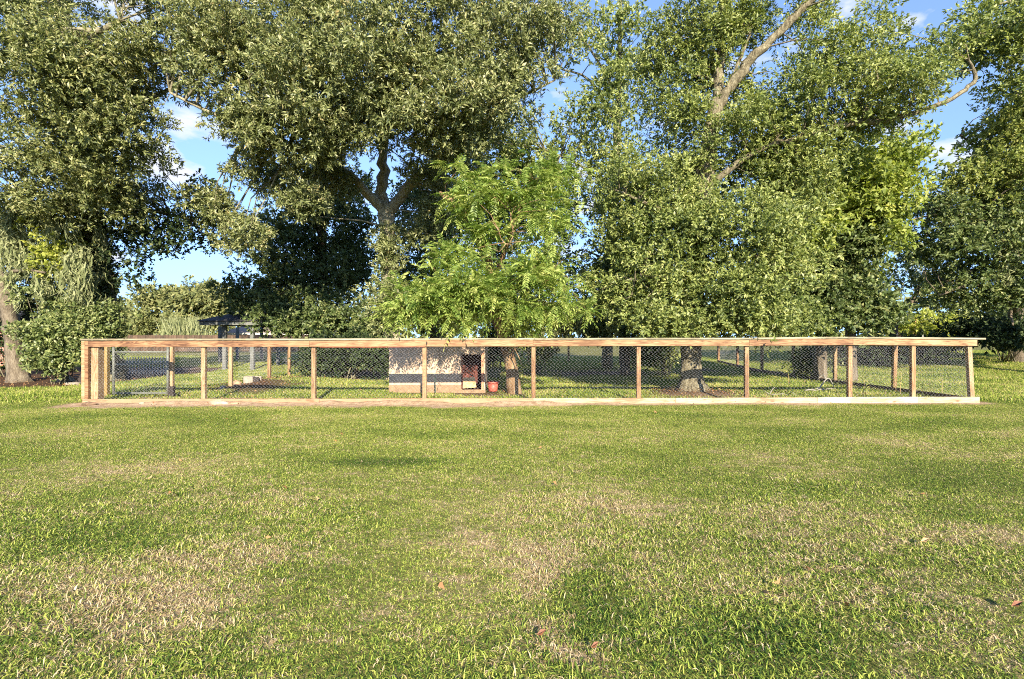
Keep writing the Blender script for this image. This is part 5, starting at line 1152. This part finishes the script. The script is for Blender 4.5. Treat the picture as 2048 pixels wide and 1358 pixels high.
bh = thing('brick_house', 'old red brick house mostly hidden behind the shrubs at left', 'house', (-24, 26, .2))
MB().box(-34, XW(60, 25), 25, 27.5, 0, 2.0).build('wall', M['brick'], bh)
mb = MB(); rx0, rx1 = -34.5, XW(60, 25) + .2
mb.add([(rx0, 24.5, 2.02), (rx1, 24.5, 2.02), (rx1, 28.0, 2.02), (rx0, 28.0, 2.02), (rx0 + 2, 26.2, 2.8), (rx1 - 2, 26.2, 2.8)], [(3, 2, 1, 0), (0, 1, 5, 4), (2, 3, 4, 5), (1, 2, 5), (3, 0, 4)])
mb.build('roof', M['gaz_roof'], bh)
wf = MB()
for (a, b) in ((-22.6, -21.4),):
    wf.box(a, b, 24.93, 24.998, .9, 1.9)
w_ = wf.build('window', M['white_paint'], bh); MB().box(-22.5, -21.5, 24.90, 24.928, 1.0, 1.8).build('pane', M['dark_block'], w_) if False else None
pk = thing('picket_fence', 'low white picket fence in the shade seen through the gate', 'fence', (XW(295, 21), 21, 0))
me_p = None
for k, px in enumerate(np.arange(254, 336, 5.6)):
    xx = XW(px, 21)
    if me_p is None:
        o = MB().box(-.016, .016, 0, .02, 0, .66); o.add([(-.016, 0, .66), (.016, 0, .66), (0, .01, .70), (.016, .02, .66), (-.016, .02, .66)], [(0, 1, 2), (1, 3, 2), (3, 4, 2), (4, 0, 2)])
        me_p = bpy.data.meshes.new('picket'); me_p.from_pydata(o.v, [], o.f); me_p.materials.append(M['white_paint'])
    ob = bpy.data.objects.new('picket', me_p); C.objects.link(ob); ob.parent = pk; ob.location = (xx - pk.location.x, 0, .02)
for z in (.14, .50): MB().box(XW(250, 21), XW(338, 21), 21.022, 21.05, z, z + .035).build('rail', M['white_paint'], pk)
rd = thing('red_door_panel', 'dark red boarded panel behind the mesh beside the left corner post', 'panel', (XW(200, 19.5), 19.5, 0))
ax0, ax1 = XW(193, 19.5), XW(208, 19.5)
for z0, z1 in ((.06, .42), (.50, 1.02), (1.14, 1.36)): MB().box(ax0, ax1, 19.5, 19.54, z0, z1).build('board', M['red_panel'], rd)
for xx in (ax0 - .04, ax1): MB().box(xx, xx + .04, 19.48, 19.56, -.05, 1.4).build('upright', M['dark_wood'], rd)
bn = thing('garden_bench', 'low weathered wooden bench half hidden under the left shrub', 'bench', (XW(112, 19), 19, 0))
MB().box(XW(94, 19), XW(128, 19), 18.9, 19.3, .40, .45).build('seat', M['ply'], bn)
MB().box(XW(94, 19), XW(128, 19), 19.3, 19.34, .62, .9).build('backrest', M['dark_wood'], bn)
for xx in (XW(96, 19), XW(124, 19)):
    MB().box(xx, xx + .06, 18.92, 18.98, 0, .399).build('leg', M['dark_wood'], bn); MB().box(xx, xx + .06, 19.342, 19.40, 0, .9).build('leg', M['dark_wood'], bn)
wd = MB(); wx = XW(158, 17)
wd.add([(wx - .12, 17, .06), (wx + .10, 17, .06), (wx + .1, 17.3, .06), (wx - .12, 17.3, .06), (wx + .05, 17, .32), (wx + .1, 17, .32), (wx + .1, 17.3, .32), (wx + .05, 17.3, .32)],
       [(3, 2, 1, 0), (0, 1, 5, 4), (1, 2, 6, 5), (2, 3, 7, 6), (3, 0, 4, 7), (4, 5, 6, 7)])
solo('sloping_cover', wd, M['dark_block'], (wx, 17.1, .06), 'small dark sloping cover on a pale slab at the end of the mulch bed', 'cover', bevel=.005)
solo('paving_slab', MB().box(wx - .28, wx + .14, 16.8, 17.4, -.02, .055), M['concrete'], (wx, 17.1, 0), 'pale slab under the dark sloping cover near the corner post', 'slab', bevel=.008)
rk = [((130, 17.6), (.16, .12, .10), 'pale_stone'), ((140, 17.7), (.14, .12, .13), 'pale_stone'), ((122, 17.5), (.13, .1, .08), 'concrete'), ((147, 17.5), (.10, .08, .08), 'concrete')]
labs = ['largest pale rubble stone in the little heap beside the bench', 'tallest whitish rubble stone of the heap beside the bench', 'grey rubble stone nearest the bench', 'small grey rubble stone nearest the dark cover']
for i, ((px, z), s_, m_) in enumerate(rk): rock('rubble_stone', (XW(px, z), z, .05), s_, M[m_], labs[i], 'stone', 'rubble stones beside the bench', 20 + i)
lamp = MB(); lx = XW(192, 22)
lamp.tube([(lx, 22, 0), (lx, 22, 1.45)], .03, 8)
pl_ = thing('garden_lamp', 'small white cone topped garden lamp peeking over the rail at left', 'lamp', (lx, 22, 0))
lamp.build('post', M['dark_wood'], pl_); lathe([(.09, 1.46), (.07, 1.55), (.03, 1.66), (.0, 1.70)], lx, 22, 0, 12).build('lamp_cap', M['white_paint'], pl_, True)

# far right glimpses: red shed and white car roof
rb_ = thing('red_outbuilding', 'tiny red outbuilding glimpsed through leaves right of the crooked tree', 'shed', (XW(1831, 50), 50, .6))
MB().box(XW(1826, 50), XW(1836, 50), 50, 52, .5, 3.2).build('wall', M['trim_red'], rb_)
mb = MB(); a_, b_ = XW(1825, 50), XW(1837, 50); mb.add([(a_, 49.9, 3.2), (b_, 49.9, 3.2), (b_, 52.1, 3.2), (a_, 52.1, 3.2), ((a_ + b_) / 2, 49.9, 3.6), ((a_ + b_) / 2, 52.1, 3.6)], [(0, 1, 4), (1, 2, 5, 4), (2, 3, 5), (3, 0, 4, 5), (3, 2, 1, 0)]); mb.build('roof', M['roof_sheet'], rb_)
wb = thing('white_cottage', 'pale cottage gable glimpsed through the leaves above the right end of the rail', 'house', (XW(1860, 52), 52, .6))
a_, b_ = XW(1840, 52), XW(1880, 52)
MB().box(a_, b_, 52, 56, .5, 2.2).build('wall', M['white_paint'], wb)
mb = MB(); mb.add([(a_ - .2, 51.8, 2.2), (b_ + .2, 51.8, 2.2), (b_ + .2, 56.2, 2.2), (a_ - .2, 56.2, 2.2), ((a_ + b_) / 2, 51.8, 3.5), ((a_ + b_) / 2, 56.2, 3.5)], [(0, 1, 4), (1, 2, 5, 4), (2, 3, 5), (3, 0, 4, 5), (3, 2, 1, 0)]); mb.build('roof', M['concrete'], wb)

# ------------------------------------------------------------------ fallen branches, weeds, leaf litter
def dead_branch(label, pts, r):
    mb = MB()
    for pl in pts:
        pp = []
        for (px, z, h) in pl: x = XW(px, z); pp.append(Vector((x, z, gzf(x, z) + h)))
        p2, r2 = subdiv(pp, list(np.linspace(r, r * .3, len(pp))), 3, .3); mb.tube(p2, r2, 6)
    x, z, _ = pts[0][0]; x = XW(x, z)
    solo('fallen_branch', mb, M['deadwood'], (x, z, gzf(x, z)), label, 'branch', smooth_=True)
dead_branch('arched bare fallen branch on the grass near the right side run', [[(1610, 14.6, .03), (1640, 14.8, .08), (1652, 15.2, .30), (1662, 15.2, .24), (1668, 15.0, .05), (1672, 14.9, .02)], [(1625, 14.6, .03), (1650, 14.7, .06), (1670, 14.8, .05)], [(1652, 15.2, .3), (1645, 15.3, .38), (1636, 15.3, .3)]], .022)
dead_branch('pale twiggy branch lying low just behind the front mesh', [[(1540, 13.6, .04), (1560, 13.5, .07), (1578, 13.5, .05), (1584, 13.3, .12), (1596, 13.2, .03)], [(1541, 13.6, .04), (1546, 13.7, .18), (1550, 13.7, .22)], [(1541, 13.6, .04), (1530, 13.6, .12)]], .016)
dead_branch('thin branch standing in for the rail shadow across the pen grass', [[(1180, 15.1, .03), (1230, 15.2, .05), (1300, 15.2, .05), (1345, 15.0, .04)]], .02)  # thin form put in for the top rail's shadow line
def weed(label, px, Z, h, seed, mat='stalk'):
    rs = np.random.RandomState(seed); x = XW(px, Z); g = gzf(x, Z)
    root = thing('weed', label, 'weed', (x, Z, g), 'tall dry weeds in the pen')
    top = Vector((x + rs.randn() * .03, Z, g + h)); b = Vector((x, Z, g - .02))
    MB().tube([b, b.lerp(top, .5) + Vector((rs.randn() * .02, 0, 0)), top], [.007, .005, .003], 5).build('stalk', M[mat], root)
    p = np.array([b.lerp(top, t) for t in rs.uniform(.3, 1, 9)]); a = unit(rs.randn(9, 3) * np.array([1, 1, .3]) + np.array([0, 0, .7]))
    leaves_obj('leaves', root, [leaves_from_twigs(p, a, 3, .10, .11, .016, rs)], M['leaf_yellow'])
weed('tallest dry weed between the side posts behind the front mesh', 1800, 13.6, .55, 1)
weed('branching yellow weed just left of the tallest dry weed', 1792, 14.2, .48, 2)
weed('slim dry weed beside the second last front post', 1725, 13.4, .42, 3)
weed('orange brown weed tuft near the side run bush', 1576, 16.5, .40, 4)
weed('small weed right of the last but one front post', 1845, 13.2, .36, 5)
weed('pale weed stalk between the last two front posts', 1884, 14.0, .42, 6)

# leaf litter (nobody could count it): lawn, pen and mulch bed
rsL = np.random.RandomState(77)
pts = []
for _ in range(40): z = rsL.uniform(2.6, 11) ; pts.append((rsL.uniform(-.95, .95) * z, z))
for _ in range(900): pts.append((rsL.uniform(-20, -12.6), rsL.uniform(15.3, 20)))
for _ in range(500): a = rsL.rand() * 6.28; r = abs(rsL.randn()) * 1.3; pts.append((4.8 + r * math.cos(a), 14.2 + r * math.sin(a)))
for _ in range(500): pts.append((-7.4 + rsL.randn() * .9, 17 + rsL.randn() * 2.2))
for _ in range(500): pts.append((rsL.uniform(-9, 10), rsL.uniform(12.2, 22)))
pts = np.array(pts); n = len(pts)
pos = np.stack([pts[:, 0], pts[:, 1], gz(pts[:, 0], pts[:, 1]) + .03 + .02 * rsL.rand(n)], -1)
ax = unit(np.stack([rsL.randn(n), rsL.randn(n), rsL.randn(n) * .25], -1))
root = bpy.data.objects.new('tmp', None)
v, q_, r = leaves_from_twigs(pos, ax, 1, .01, .06, .028, rsL, .3, (0, 0, 1), .5)
o = link('leaf_litter', npmesh('leaf_litter', v, q_, r), M['litter']); tag(o, 'scattered brown fallen leaves over mulch, pen and lawn', 'leaf litter', None, 'stuff')
def fallen_leaf(label, px, py, s):
    Z = CZ * F / (py - HY); x = XW(px, Z); z = gzf(x, Z) + .045
    mb = MB(); mb.add([(x - s, Z, z), (x - s * .2, Z - s * .45, z + .012), (x + s, Z + .01, z + .02), (x - s * .1, Z + s * .5, z + .02), (x, Z, z - .004)], [(0, 1, 4), (1, 2, 4), (2, 3, 4), (3, 0, 4)])
    solo('fallen_leaf', mb, M['ply'] if 'tan' in label else M['dead_leaf'], (x, Z, z), label, 'leaf', 'fallen leaves on the lawn')
fallen_leaf('curled tan leaf lying on the dry patch at right', 1852, 1093, .038)
fallen_leaf('reddish leaf at the right edge of the lawn', 2036, 1226, .036)
fallen_leaf('red brown leaf near the bottom centre of the lawn', 1083, 1293, .024)
fallen_leaf('small reddish leaf low on the lawn right of centre', 1190, 1318, .02)
